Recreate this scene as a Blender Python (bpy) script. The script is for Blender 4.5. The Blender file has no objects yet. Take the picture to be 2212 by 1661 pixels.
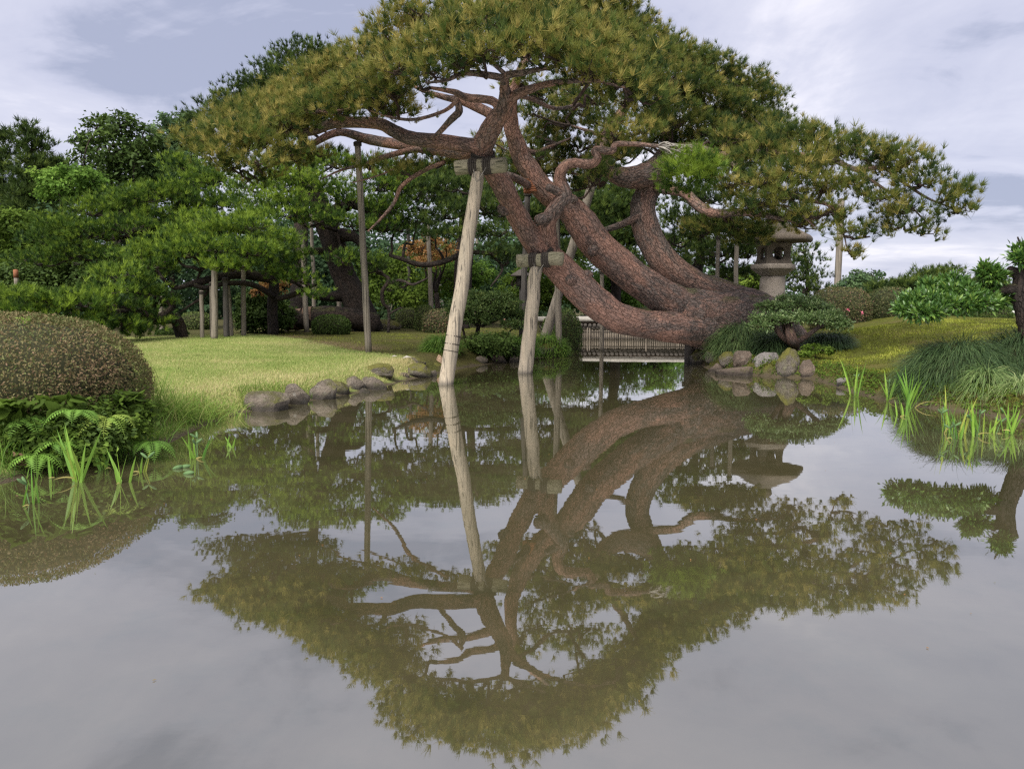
import bpy, bmesh, math, random
import numpy as np
from mathutils import Vector, Matrix

scene = bpy.context.scene
rng = np.random.default_rng(7)
random.seed(7)
R = math.radians

# ------------------------------------------------------------------ camera
CAM_H, PITCH, FPX = 1.6, 6.35, 1661.0      # photograph measured in a 2212 x 1661 pixel frame
cam_d = bpy.data.cameras.new('camera'); cam = bpy.data.objects.new('camera', cam_d)
scene.collection.objects.link(cam); scene.camera = cam
cam.location = (0, 0, CAM_H); cam.rotation_euler = (R(90 - PITCH), 0, 0)
cam_d.sensor_width = 36; cam_d.lens = 36 * FPX / 2212; cam_d.clip_end = 2000; cam_d.clip_start = .05

# ------------------------------------------------------------------ world, sun, exposure
SUN_EL, SUN_AZ = 52, -150            # high, behind the viewer's left shoulder, veiled by cloud
w = bpy.data.worlds.new('World'); scene.world = w; w.use_nodes = True
nt = w.node_tree; nt.nodes.clear()
def N(t, typ, **kw):
    n = t.nodes.new(typ)
    for k, v in kw.items(): setattr(n, k, v)
    return n
out = N(nt, 'ShaderNodeOutputWorld'); bg = N(nt, 'ShaderNodeBackground')
sky = N(nt, 'ShaderNodeTexSky', sky_type='NISHITA'); sky.sun_disc = False
sky.sun_elevation = R(SUN_EL); sky.sun_rotation = R(SUN_AZ)
tc = N(nt, 'ShaderNodeTexCoord')
sep = N(nt, 'ShaderNodeSeparateXYZ'); nt.links.new(tc.outputs['Generated'], sep.inputs[0])
def wmath(op, a, b):
    m = N(nt, 'ShaderNodeMath', operation=op)
    for i, v in enumerate((a, b)):
        if isinstance(v, (int, float)): m.inputs[i].default_value = v
        else: nt.links.new(v, m.inputs[i])
    return m.outputs[0]
zz = wmath('ADD', wmath('MAXIMUM', sep.outputs[2], 0.0), 0.16)
cmb = N(nt, 'ShaderNodeCombineXYZ')
nt.links.new(wmath('DIVIDE', sep.outputs[0], zz), cmb.inputs[0])
nt.links.new(wmath('DIVIDE', sep.outputs[1], zz), cmb.inputs[1])
def wnoise(scale, detail, rough, dist, off):
    mp = N(nt, 'ShaderNodeMapping'); mp.inputs['Location'].default_value = off
    nt.links.new(cmb.outputs[0], mp.inputs[0])
    n = N(nt, 'ShaderNodeTexNoise'); n.inputs['Scale'].default_value = scale; n.inputs['Detail'].default_value = detail
    n.inputs['Roughness'].default_value = rough; n.inputs['Distortion'].default_value = dist
    nt.links.new(mp.outputs[0], n.inputs['Vector']); return n.outputs['Fac']
n1 = wnoise(.95, 9, .56, .5, (3.1, 1.7, 0)); n2 = wnoise(.33, 4, .5, .1, (9.3, 4.4, 0))
n3 = wnoise(3.2, 6, .6, .8, (1.3, 7.7, 0))
mixn = wmath('ADD', wmath('ADD', wmath('MULTIPLY', n1, .58), wmath('MULTIPLY', n2, .28)), wmath('MULTIPLY', n3, .14))
ramp = N(nt, 'ShaderNodeValToRGB'); nt.links.new(mixn, ramp.inputs[0])
cr = ramp.color_ramp
cr.elements[0].position = .41; cr.elements[0].color = (.26, .28, .375, 1)
cr.elements[1].position = .59; cr.elements[1].color = (.57, .56, .62, 1)
e = cr.elements.new(.46); e.color = (.38, .39, .485, 1)
e = cr.elements.new(.53); e.color = (.44, .445, .53, 1)
mul = N(nt, 'ShaderNodeMixRGB', blend_type='MULTIPLY'); mul.inputs[0].default_value = 1
nt.links.new(sky.outputs[0], mul.inputs[1]); mul.inputs[2].default_value = (.1, .1, .1, 1)
mix = N(nt, 'ShaderNodeMixRGB'); mix.inputs[0].default_value = .93
nt.links.new(mul.outputs[0], mix.inputs[1]); nt.links.new(ramp.outputs[0], mix.inputs[2])
nt.links.new(mix.outputs[0], bg.inputs[0]); bg.inputs[1].default_value = .345
nt.links.new(bg.outputs[0], out.inputs[0])

sl = bpy.data.lights.new('sun', 'SUN'); so = bpy.data.objects.new('sun', sl); scene.collection.objects.link(so)
sl.energy = 1.5; sl.angle = R(45); sl.color = (1, .95, .87)
az = R(SUN_AZ)
sdir = Vector((math.sin(az) * math.cos(R(SUN_EL)), math.cos(az) * math.cos(R(SUN_EL)), math.sin(R(SUN_EL))))
so.rotation_euler = sdir.to_track_quat('Z', 'Y').to_euler()

vs = scene.view_settings
vs.view_transform = 'Standard'; vs.look = 'None'; vs.exposure = 2.3; vs.gamma = 1.0; vs.use_curve_mapping = False
scene.cycles.use_denoising = False; scene.cycles.use_adaptive_sampling = False; scene.cycles.pixel_filter_type = 'BLACKMAN_HARRIS'; scene.cycles.filter_width = 1.35
scene.cycles.max_bounces = 6; scene.cycles.diffuse_bounces = 3; scene.cycles.glossy_bounces = 3
scene.cycles.transmission_bounces = 3; scene.cycles.transparent_max_bounces = 4

# ------------------------------------------------------------------ pixel helpers
cp, sp = math.cos(R(PITCH)), math.sin(R(PITCH))
def ray(px, py):
    u = (px - 1106) / FPX; v = (830.5 - py) / FPX
    return np.array([u, cp + v * sp, -sp + v * cp])
def P(px, py, Y):
    d = ray(px, py); return np.array([0, 0, CAM_H]) + d * (Y / d[1])
def G(px, py, z=0.0):
    d = ray(px, py); return np.array([0, 0, CAM_H]) + d * ((z - CAM_H) / d[2])
def S(Y): return Y / FPX          # metres per photo pixel at forward distance Y

# ------------------------------------------------------------------ mesh helpers
def _h(a):
    a = np.sin(a) * 43758.5453; return a - np.floor(a)
def vnoise(Pn):
    Pn = np.asarray(Pn, float); i = np.floor(Pn); f = Pn - i; f = f * f * (3 - 2 * f); r = 0
    for dx in (0, 1):
        for dy in (0, 1):
            for dz in (0, 1):
                c = i + np.array([dx, dy, dz])
                v = _h(c @ np.array([12.9898, 78.233, 37.719]))
                r = r + v * (f[:, 0] if dx else 1 - f[:, 0]) * (f[:, 1] if dy else 1 - f[:, 1]) * (f[:, 2] if dz else 1 - f[:, 2])
    return r * 2 - 1
def fbm(Pn, o=3):
    Pn = np.asarray(Pn, float); s = 0; a = 1
    for k in range(o): s = s + a * vnoise(Pn * 2 ** k + 17.3 * k); a *= .5
    return s / 1.75
def smooth(a, b, x):
    t = np.clip((x - a) / (b - a), 0, 1); return t * t * (3 - 2 * t)
def unit(v): return v / np.maximum(np.linalg.norm(v, axis=-1, keepdims=True), 1e-9)
def rdir(n): return unit(rng.normal(size=(n, 3)))

def npmesh(name, V, F, attrs=None, shade_smooth=False):
    me = bpy.data.meshes.new(name); V = np.asarray(V, np.float32); 
    if isinstance(F, list): groups = [np.asarray(f, np.int32) for f in F if len(f)]
    else: groups = [np.asarray(F, np.int32)]
    me.vertices.add(len(V)); me.vertices.foreach_set('co', V.ravel())
    nl = sum(g.size for g in groups); npol = sum(len(g) for g in groups)
    me.loops.add(nl); me.loops.foreach_set('vertex_index', np.concatenate([g.ravel() for g in groups]))
    me.polygons.add(npol)
    tot = np.concatenate([np.full(len(g), g.shape[1], np.int32) for g in groups])
    st = np.concatenate([[0], np.cumsum(tot)[:-1]]).astype(np.int32)
    me.polygons.foreach_set('loop_start', st)
    try: me.polygons.foreach_set('loop_total', tot)
    except Exception: pass
    if shade_smooth: me.polygons.foreach_set('use_smooth', np.ones(npol, bool))
    for k, a in (attrs or {}).items():
        a = np.asarray(a, np.float32)
        if a.ndim == 2: at = me.attributes.new(k, 'FLOAT_VECTOR', 'POINT'); at.data.foreach_set('vector', a.ravel())
        else: at = me.attributes.new(k, 'FLOAT', 'POINT'); at.data.foreach_set('value', a)
    me.update(calc_edges=True); me.validate()
    return me

BASE = {}
def tag(o, label=None, cat=None, group=None, kind=None):
    if label: o['label'] = label
    if cat: o['category'] = cat
    if group: o['group'] = group
    if kind: o['kind'] = kind
    return o
def thing(name, label, cat, base, group=None):
    o = bpy.data.objects.new(name, None); scene.collection.objects.link(o)
    o.location = tuple(base); o.empty_display_size = .1; BASE[o.name] = np.array(base, float)
    return tag(o, label, cat, group)
def obj(name, V, F, mat, parent=None, attrs=None, sm=False, base=None):
    """mesh object given in world coordinates; a child's mesh is stored relative to its thing's base"""
    V = np.asarray(V, float)
    if parent is not None: b = BASE[parent.name]
    elif base is not None: b = np.array(base, float)
    else: b = np.zeros(3)
    o = bpy.data.objects.new(name, npmesh(name, V - b, F, attrs, sm)); scene.collection.objects.link(o)
    if mat: o.data.materials.append(mat)
    if parent is not None:
        o.parent = parent; BASE[o.name] = b
    else:
        o.location = tuple(b); BASE[o.name] = b
    return o
def cat_meshes(L):
    """join (V, F[, attrs]) pieces; quads only or tris only per piece are kept in two groups"""
    Vs, T, Q, A = [], [], [], {}
    off = 0
    for it in L:
        V, F = it[0], it[1]; Fs = F if isinstance(F, list) else [F]
        for f in Fs:
            f = np.asarray(f)
            if f.size == 0: continue
            (T if f.shape[1] == 3 else Q).append(f + off)
        Vs.append(V); off += len(V)
        if len(it) > 2:
            for k, a in it[2].items(): A.setdefault(k, []).append(a)
    F = []
    if T: F.append(np.concatenate(T))
    if Q: F.append(np.concatenate(Q))
    return np.concatenate(Vs), F, {k: np.concatenate(v) for k, v in A.items()}

def spline(pts, sub):
    p = np.asarray(pts, float)
    if len(p) < 3 or sub <= 1:
        t = np.linspace(0, len(p) - 1, (len(p) - 1) * max(sub, 1) + 1); i = np.minimum(t.astype(int), len(p) - 2); f = (t - i)[:, None]
        return p[i] * (1 - f) + p[i + 1] * f
    q = np.vstack([2 * p[0] - p[1], p, 2 * p[-1] - p[-2]]); o = []
    for i in range(1, len(q) - 2):
        a, b, c, d = q[i - 1], q[i], q[i + 1], q[i + 2]
        for k in range(sub):
            t = k / sub
            o.append(.5 * (2 * b + (c - a) * t + (2 * a - 5 * b + 4 * c - d) * t * t + (3 * b - a - 3 * c + d) * t ** 3))
    o.append(p[-1]); return np.array(o)
def tube(pts, rad, seg=10, sub=4, lump=0.0, lf=2.0, flat=None, age=None, cap=True):
    """tapered tube along a smoothed path; rad per control point; age per control point goes to attribute 'age'"""
    n0 = len(pts); rad = np.asarray(rad, float) if np.ndim(rad) else np.full(n0, float(rad))
    C = spline(pts, sub); Rr = np.interp(np.linspace(0, n0 - 1, len(C)), np.arange(n0), rad)
    Tn = unit(np.gradient(C, axis=0)); n = len(C)
    ref = np.array([0, 0, 1.]) if abs(Tn[0, 2]) < .9 else np.array([1., 0, 0])
    u = unit(np.cross(Tn[0], ref)); Us = []
    for i in range(n):
        u = unit(u - Tn[i] * (u @ Tn[i])); Us.append(u)
    U = np.array(Us); W = np.cross(Tn, U)
    a = np.linspace(0, 2 * np.pi, seg, endpoint=False)
    V = C[:, None] + Rr[:, None, None] * (U[:, None] * np.cos(a)[None, :, None] + W[:, None] * np.sin(a)[None, :, None])
    V = V.reshape(-1, 3)
    if lump:
        rr = np.repeat(Rr, seg); Cn = np.repeat(C, seg, 0)
        V = Cn + (V - Cn) * (1 + lump * fbm(V * lf / np.maximum(rr, .03)[:, None] * .35, 2))[:, None]
    i, j = np.meshgrid(np.arange(n - 1), np.arange(seg), indexing='ij'); i = i.ravel(); j = j.ravel(); k = (j + 1) % seg
    Q = np.stack([i * seg + j, i * seg + k, (i + 1) * seg + k, (i + 1) * seg + j], 1)
    F = [Q]
    if cap:
        b = len(V); V = np.vstack([V, C[0] , C[-1] + Tn[-1] * Rr[-1] * .25]); jj = np.arange(seg); kk = (jj + 1) % seg
        F.insert(0, np.concatenate([np.stack([np.full(seg, b), kk, jj], 1), np.stack([np.full(seg, b + 1), (n - 1) * seg + jj, (n - 1) * seg + kk], 1)]))
    at = {}
    if age is not None:
        ag = np.interp(np.linspace(0, n0 - 1, n), np.arange(n0), np.asarray(age, float) if np.ndim(age) else np.full(n0, float(age)))
        ag = np.repeat(ag, seg)
        if cap: ag = np.concatenate([ag, [ag[0], ag[-1]]])
        at['age'] = ag
        ln = np.concatenate([[0], np.cumsum(np.linalg.norm(np.diff(C, axis=0), axis=1))]) + C[0].sum() * 3.7; o3 = float(C[0].sum() * 1.3)
        bk = np.stack([o3 + Rr[:, None] * np.cos(a), o3 + Rr[:, None] * np.sin(a), np.repeat(ln[:, None], seg, 1)], -1).reshape(-1, 3)
        if cap: bk = np.concatenate([bk, [[o3, o3, ln[0]], [o3, o3, ln[-1]]]])
        at['bk'] = bk
    return V, F, at
def box(x0, x1, y0, y1, z0, z1):
    V = np.array([[x, y, z] for z in (z0, z1) for y in (y0, y1) for x in (x0, x1)], float)
    F = np.array([[0, 2, 3, 1], [4, 5, 7, 6], [0, 1, 5, 4], [2, 6, 7, 3], [0, 4, 6, 2], [1, 3, 7, 5]])
    return V, F
def bevel_obj(o, wdt=.01, seg=2):
    m = o.modifiers.new('bevel', 'BEVEL'); m.width = wdt; m.segments = seg; m.limit_method = 'ANGLE'; return o

# needle tufts: one thin triangle per needle
def tufts(C, A, L, nn, wid, spread=.9):
    n = len(C); L = np.broadcast_to(L, (n,))
    c = np.repeat(C, nn, 0); a = np.repeat(A, nn, 0); l = np.repeat(L, nn) * rng.uniform(.7, 1.12, n * nn)
    d = unit(a + spread * rng.normal(size=(n * nn, 3)) * .62)
    s = unit(np.cross(d, rng.normal(size=(n * nn, 3)))) * (wid * .5)
    b = c + d * (l * .05)[:, None] + rng.normal(size=(n * nn, 3)) * (l * .07)[:, None]
    V = np.stack([b - s, b + s, b + d * l[:, None]], 1).reshape(-1, 3)
    F = np.arange(len(V)).reshape(-1, 3); return V, F, nn * 3
def leaves(C, D, Nn, L, asp=.5, fold=.12):
    """rhombic leaves: D direction of the midrib, Nn rough normal"""
    n = len(C); L = np.broadcast_to(L, (n,))[:, None]
    s = unit(np.cross(D, Nn)); up = np.cross(s, D)
    V = np.stack([C, C + D * L * .45 + s * L * asp * .5 + up * L * fold, C + D * L, C + D * L * .45 - s * L * asp * .5 + up * L * fold], 1).reshape(-1, 3)
    q = np.arange(len(V)).reshape(-1, 4)
    F = np.concatenate([q[:, [0, 1, 2]], q[:, [0, 2, 3]]]); return V, F, 4
def blades(C, D, L, wid, droop=.5, seg=3):
    """grass blades as curved tapering strips"""
    n = len(C); L = np.broadcast_to(L, (n,)); wid = np.broadcast_to(wid, (n,)); s = unit(np.cross(D, np.array([0, 0, 1.]) + .3 * rng.normal(size=(n, 3))))
    rows = []; p = C.copy(); d = D.copy()
    for k in range(seg + 1):
        wk = wid * (1 - k / seg) ** .6
        if k < seg: rows += [p - s * wk[:, None] / 2, p + s * wk[:, None] / 2]
        else: rows += [p]
        p = p + d * (L / seg)[:, None]; d = unit(d + np.array([0, 0, -1.]) * droop / seg * 1.6)
    m = 2 * seg + 1; V = np.stack(rows, 1).reshape(-1, 3); b = np.arange(n)[:, None] * m
    T = []
    for k in range(seg - 1): T += [b + np.array([2 * k, 2 * k + 1, 2 * k + 3]), b + np.array([2 * k, 2 * k + 3, 2 * k + 2])]
    k = seg - 1; T.append(b + np.array([2 * k, 2 * k + 1, 2 * k + 2]))
    return V, np.concatenate(T), m
def icos(sub=3):
    bm = bmesh.new(); bmesh.ops.create_icosphere(bm, subdivisions=sub, radius=1)
    V = np.array([v.co[:] for v in bm.verts]); F = np.array([[v.index for v in f.verts] for f in bm.faces]); bm.free(); return V, F
ICO = {k: icos(k) for k in (2, 3, 4)}

# ------------------------------------------------------------------ materials
def mat(name):
    m = bpy.data.materials.new(name); m.use_nodes = True; t = m.node_tree; t.nodes.clear()
    o = N(t, 'ShaderNodeOutputMaterial'); return m, t, o
def lk(t, a, b): t.links.new(a, b)
def rampn(t, fac, stops):
    r = N(t, 'ShaderNodeValToRGB'); lk(t, fac, r.inputs[0]); el = r.color_ramp.elements
    el[0].position, el[0].color = stops[0][0], (*stops[0][1], 1); el[1].position, el[1].color = stops[-1][0], (*stops[-1][1], 1)
    for p, c in stops[1:-1]: x = el.new(p); x.color = (*c, 1)
    return r.outputs[0]
def noisen(t, scale, detail=4, rough=.55, vec=None, dist=0, mapscale=None, coord='Object'):
    if vec is None:
        c = N(t, 'ShaderNodeTexCoord'); vec = c.outputs[coord]
    if mapscale:
        mp = N(t, 'ShaderNodeMapping'); mp.inputs['Scale'].default_value = mapscale; lk(t, vec, mp.inputs[0]); vec = mp.outputs[0]
    n = N(t, 'ShaderNodeTexNoise'); n.inputs['Scale'].default_value = scale; n.inputs['Detail'].default_value = detail
    n.inputs['Roughness'].default_value = rough; n.inputs['Distortion'].default_value = dist; lk(t, vec, n.inputs['Vector']); return n.outputs['Fac']
def mixc(t, fac, a, b, mode='MIX'):
    m = N(t, 'ShaderNodeMixRGB', blend_type=mode)
    for i, v in enumerate((fac, a, b)):
        if isinstance(v, (int, float)): m.inputs[i].default_value = v
        elif isinstance(v, tuple): m.inputs[i].default_value = (*v, 1)
        else: lk(t, v, m.inputs[i])
    return m.outputs[0]
def mth(t, op, a, b=0.0):
    m = N(t, 'ShaderNodeMath', operation=op)
    for i, v in enumerate((a, b)):
        if isinstance(v, (int, float)): m.inputs[i].default_value = v
        else: lk(t, v, m.inputs[i])
    return m.outputs[0]
def attr(t, name):
    a = N(t, 'ShaderNodeAttribute', attribute_name=name); return a.outputs['Fac']
def bumpn(t, h, strength=.5, dist=.02):
    b = N(t, 'ShaderNodeBump'); b.inputs['Strength'].default_value = strength; b.inputs['Distance'].default_value = dist
    lk(t, h, b.inputs['Height']); return b.outputs[0]
def principled(t, o, col, rough=.7, spec=.3, normal=None):
    p = N(t, 'ShaderNodeBsdfPrincipled')
    if isinstance(col, tuple): p.inputs['Base Color'].default_value = (*col, 1)
    else: lk(t, col, p.inputs['Base Color'])
    if isinstance(rough, (int, float)): p.inputs['Roughness'].default_value = rough
    else: lk(t, rough, p.inputs['Roughness'])
    p.inputs['Specular IOR Level'].default_value = spec
    if normal is not None: lk(t, normal, p.inputs['Normal'])
    if o is not None: lk(t, p.outputs[0], o.inputs[0])
    return p
def foliage_mat(name, stops, trans=.35, rough=.6, spec=.2):
    """leaf colour from attribute tint (0..1)"""
    m, t, o = mat(name); c = rampn(t, attr(t, 'tint'), stops)
    p = principled(t, None, c, rough, spec); tr = N(t, 'ShaderNodeBsdfTranslucent'); lk(t, c, tr.inputs[0])
    mx = N(t, 'ShaderNodeMixShader'); mx.inputs[0].default_value = trans
    lk(t, p.outputs[0], mx.inputs[1]); lk(t, tr.outputs[0], mx.inputs[2]); lk(t, mx.outputs[0], o.inputs[0]); return m
M = {}
M['pine'] = foliage_mat('pine_needles_olive', [(0, (.035, .065, .02)), (.35, (.10, .145, .032)), (.65, (.215, .22, .05)), (1, (.42, .36, .11))], .5)
M['pine_green'] = foliage_mat('pine_needles_green', [(0, (.018, .042, .012)), (.5, (.072, .135, .02)), (1, (.24, .34, .04))], .38)
M['pine_dark'] = foliage_mat('pine_needles_dark', [(0, (.018, .036, .011)), (.5, (.060, .100, .022)), (1, (.16, .215, .042))], .4)
M['leaf_mid'] = foliage_mat('broad_leaves_mid', [(0, (.034, .060, .011)), (.5, (.095, .155, .022)), (1, (.20, .28, .045))], .42, .7, .1)
M['leaf_light'] = foliage_mat('broad_leaves_light', [(0, (.07, .14, .025)), (.5, (.15, .27, .045)), (1, (.28, .40, .08))], .4, .7, .1)
M['leaf_dark'] = foliage_mat('broad_leaves_dark', [(0, (.018, .036, .010)), (.5, (.046, .080, .018)), (1, (.10, .155, .034))], .3, .6, .12)
M['leaf_far'] = foliage_mat('far_leaves', [(0, (.03, .06, .03)), (.5, (.065, .115, .05)), (1, (.13, .195, .08))], .32, .7, .1)
M['maple'] = foliage_mat('maple_leaves', [(0, (.10, .15, .03)), (.35, (.26, .17, .045)), (.7, (.38, .18, .07)), (1, (.42, .25, .10))], .4)
M['azalea'] = foliage_mat('azalea_leaves', [(0, (.055, .085, .025)), (.3, (.11, .135, .04)), (.55, (.165, .14, .06)), (.8, (.205, .13, .075)), (1, (.26, .17, .10))], .25)
M['box'] = foliage_mat('clipped_leaves', [(0, (.03, .06, .018)), (.5, (.075, .12, .03)), (1, (.16, .19, .055))], .25)
M['hedge'] = foliage_mat('hedge_leaves', [(0, (.035, .055, .02)), (.5, (.085, .105, .035)), (.85, (.16, .14, .06)), (1, (.22, .12, .09))], .25)
M['glossy'] = foliage_mat('glossy_leaves', [(0, (.025, .065, .018)), (.5, (.08, .17, .03)), (1, (.24, .33, .06))], .25, .35, .5)
M['rhodo'] = foliage_mat('rhododendron_leaves', [(0, (.03, .065, .022)), (.5, (.10, .165, .05)), (1, (.27, .34, .14))], .25, .4, .4)
M['sedge'] = foliage_mat('sedge_blades', [(0, (.022, .046, .018)), (.5, (.065, .115, .042)), (1, (.17, .24, .085))], .25, .5, .35)
M['sedge_light'] = foliage_mat('striped_blades', [(0, (.06, .12, .035)), (.5, (.15, .23, .07)), (1, (.36, .41, .17))], .3, .5, .35)
M['grass'] = foliage_mat('grass_blades', [(0, (.13, .22, .04)), (.4, (.25, .335, .085)), (.75, (.42, .43, .17)), (1, (.55, .47, .25))], .4)
M['grass_tall'] = foliage_mat('tall_grass_blades', [(0, (.07, .15, .025)), (.5, (.17, .29, .045)), (.85, (.30, .36, .09)), (1, (.40, .34, .15))], .4)
M['moss'] = foliage_mat('moss_tufts', [(0, (.075, .055, .025)), (.3, (.085, .09, .018)), (.55, (.145, .17, .022)), (.85, (.25, .29, .035)), (1, (.33, .34, .06))], .3)
M['iris'] = foliage_mat('iris_leaves', [(0, (.09, .22, .03)), (.6, (.22, .38, .05)), (.85, (.42, .45, .09)), (1, (.50, .42, .16))], .4, .45, .35)
M['fern'] = foliage_mat('fern_leaves', [(0, (.06, .16, .025)), (.6, (.17, .31, .05)), (1, (.32, .40, .08))], .35)

def bark_mat(name, red, red2, grey, dark, sc=1.0):
    m, t, o = mat(name); an_ = N(t, 'ShaderNodeAttribute', attribute_name='bk'); mpn = N(t, 'ShaderNodeMapping'); mpn.inputs['Scale'].default_value = (1, 1, .42); lk(t, an_.outputs['Vector'], mpn.inputs[0]); v = mpn.outputs[0]
    vo = N(t, 'ShaderNodeTexVoronoi', feature='DISTANCE_TO_EDGE'); vo.inputs['Scale'].default_value = 15 * sc
    nz = noisen(t, 5 * sc, 5, .6, v); 
    wv = N(t, 'ShaderNodeVectorMath', operation='ADD'); lk(t, v, wv.inputs[0])
    nzc = N(t, 'ShaderNodeTexNoise'); nzc.inputs['Scale'].default_value = 6 * sc; nzc.inputs['Detail'].default_value = 4; lk(t, v, nzc.inputs['Vector'])
    sc3 = N(t, 'ShaderNodeVectorMath', operation='SCALE'); sc3.inputs['Scale'].default_value = .22 / sc; lk(t, nzc.outputs['Color'], sc3.inputs[0]); lk(t, sc3.outputs[0], wv.inputs[1])
    lk(t, wv.outputs[0], vo.inputs['Vector'])
    edge = N(t, 'ShaderNodeMapRange'); edge.inputs['From Min'].default_value = 0; edge.inputs['From Max'].default_value = .11; lk(t, vo.outputs['Distance'], edge.inputs[0])
    fine = noisen(t, 34 * sc, 6, .75, v)
    redc = mixc(t, rampn(t, nz, [(.35, (0, 0, 0)), (.68, (1, 1, 1))]), red, red2)
    patch = rampn(t, noisen(t, 2.6 * sc, 6, .68, v), [(.44, (0, 0, 0)), (.58, (1, 1, 1))])
    greyc = mixc(t, rampn(t, nz, [(.3, (0, 0, 0)), (.7, (1, 1, 1))]), grey, tuple(.55 * g for g in grey))
    a = attr(t, 'age')
    agef = N(t, 'ShaderNodeMath', operation='ADD', use_clamp=True); lk(t, a, agef.inputs[0])
    pm = mth(t, 'MULTIPLY', mth(t, 'SUBTRACT', patch, .42), 1.0); lk(t, pm, agef.inputs[1])
    c = mixc(t, agef.outputs[0], redc, greyc)
    crack = mth(t, 'MULTIPLY', mth(t, 'SUBTRACT', 1.0, edge.outputs[0]), mth(t, 'ADD', mth(t, 'MULTIPLY', agef.outputs[0], .72), .10))
    crack = mth(t, 'MULTIPLY', crack, rampn(t, noisen(t, 4.3 * sc, 5, .7, v), [(.38, (.25, .25, .25)), (.58, (1, 1, 1))]))
    c = mixc(t, crack, c, dark)
    c = mixc(t, mth(t, 'MULTIPLY', rampn(t, fine, [(.38, (1, 1, 1)), (.58, (0, 0, 0))]), .5), c, dark)
    c = mixc(t, mth(t, 'MULTIPLY', rampn(t, noisen(t, 26 * sc, 5, .7, v), [(.50, (0, 0, 0)), (.68, (1, 1, 1))]), .5), c, tuple(min(1, 1.5 * x) for x in red2))
    # a little moss and lichen on old upper sides
    geo = N(t, 'ShaderNodeNewGeometry'); sx = N(t, 'ShaderNodeSeparateXYZ'); lk(t, geo.outputs['Normal'], sx.inputs[0])
    ms = mth(t, 'MULTIPLY', rampn(t, noisen(t, 3.1 * sc, 4, .65, v), [(.52, (0, 0, 0)), (.62, (1, 1, 1))]), mth(t, 'MULTIPLY', a, rampn(t, sx.outputs[2], [(.35, (0, 0, 0)), (.8, (.8, .8, .8))])))
    c = mixc(t, ms, c, (.10, .115, .03))
    h = mth(t, 'ADD', mth(t, 'MULTIPLY', edge.outputs[0], .7), mth(t, 'MULTIPLY', fine, .9))
    principled(t, o, c, .85, .2, bumpn(t, h, 1.0, .05)); return m
M['bark'] = bark_mat('red_pine_bark', (.42, .23, .17), (.31, .19, .15), (.225, .185, .165), (.042, .032, .029))
M['bark_dark'] = bark_mat('black_pine_bark', (.085, .058, .045), (.065, .048, .04), (.055, .045, .04), (.014, .011, .010))
M['bark_far'] = M['bark_dark']
M['twig'] = bark_mat('twig_bark', (.16, .085, .06), (.12, .075, .06), (.11, .085, .075), (.03, .022, .02), 2)

def wood_mat(name, c1, c2, dark, axis=2, moss=0.0, wet=True):
    m, t, o = mat(name); ms = [17, 17, 17]; ms[axis] = .8
    g = noisen(t, 1, 5, .65, mapscale=tuple(ms)); big = noisen(t, 1.3, 4, .6)
    ms2 = [30, 30, 30]; ms2[axis] = .55; cr_ = noisen(t, 1, 3, .5, mapscale=tuple(ms2), dist=.3)
    c = mixc(t, rampn(t, g, [(.35, (0, 0, 0)), (.65, (1, 1, 1))]), c1, c2)
    c = mixc(t, mth(t, 'MULTIPLY', rampn(t, big, [(.4, (0, 0, 0)), (.7, (1, 1, 1))]), .4), c, dark)
    c = mixc(t, mth(t, 'MULTIPLY', rampn(t, cr_, [(.36, (1, 1, 1)), (.45, (0, 0, 0))]), .8), c, tuple(.35 * d for d in dark))
    if moss:
        c = mixc(t, mth(t, 'MULTIPLY', rampn(t, noisen(t, 2.2, 4, .6), [(.45, (0, 0, 0)), (.65, (1, 1, 1))]), moss), c, (.12, .14, .06))
    if wet:   # dark waterline stain soaked into the wood just above z = 0
        geo = N(t, 'ShaderNodeNewGeometry'); sx = N(t, 'ShaderNodeSeparateXYZ'); lk(t, geo.outputs['Position'], sx.inputs[0])
        wl = mth(t, 'ADD', sx.outputs[2], mth(t, 'MULTIPLY', big, .14))
        c = mixc(t, mth(t, 'MULTIPLY', rampn(t, wl, [(.10, (1, 1, 1)), (.17, (0, 0, 0))]), .7), c, tuple(.4 * d for d in dark))
    principled(t, o, c, .85, .15, bumpn(t, mth(t, 'ADD', g, cr_), .8, .03)); return m
M['wood_pale'] = wood_mat('weathered_pale_wood', (.40, .335, .25), (.27, .235, .18), (.17, .155, .135))
M['wood_beam'] = wood_mat('weathered_beam_wood', (.32, .285, .20), (.21, .19, .135), (.12, .11, .08), axis=0, moss=.25, wet=False)
M['wood_grey'] = wood_mat('weathered_grey_wood', (.26, .225, .18), (.19, .165, .135), (.11, .10, .085), wet=True)
M['wood_dark'] = wood_mat('dark_pole_wood', (.11, .10, .09), (.075, .068, .062), (.045, .042, .04))
M['bamboo'] = wood_mat('old_bamboo', (.22, .185, .145), (.145, .122, .098), (.08, .068, .057), wet=False)
def simple(name, c1, c2, scale=8, rough=.8, bump=.3, spec=.2):
    m, t, o = mat(name); n = noisen(t, scale, 5, .6)
    principled(t, o, mixc(t, rampn(t, n, [(.3, (0, 0, 0)), (.7, (1, 1, 1))]), c1, c2), rough, spec, bumpn(t, n, bump, .02)); return m
M['rope'] = simple('black_rope', (.035, .03, .026), (.07, .06, .05), 60, .9, .8)
M['palm_rope'] = simple('palm_fibre', (.20, .08, .04), (.30, .13, .07), 60, .9, .8)
M['burlap'] = simple('burlap', (.17, .11, .08), (.11, .075, .055), 50, .95, .6)
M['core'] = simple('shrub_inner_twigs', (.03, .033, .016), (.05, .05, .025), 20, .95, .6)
M['soil'] = simple('dark_soil', (.05, .04, .03), (.08, .06, .045), 14, .95, .7)
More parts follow.
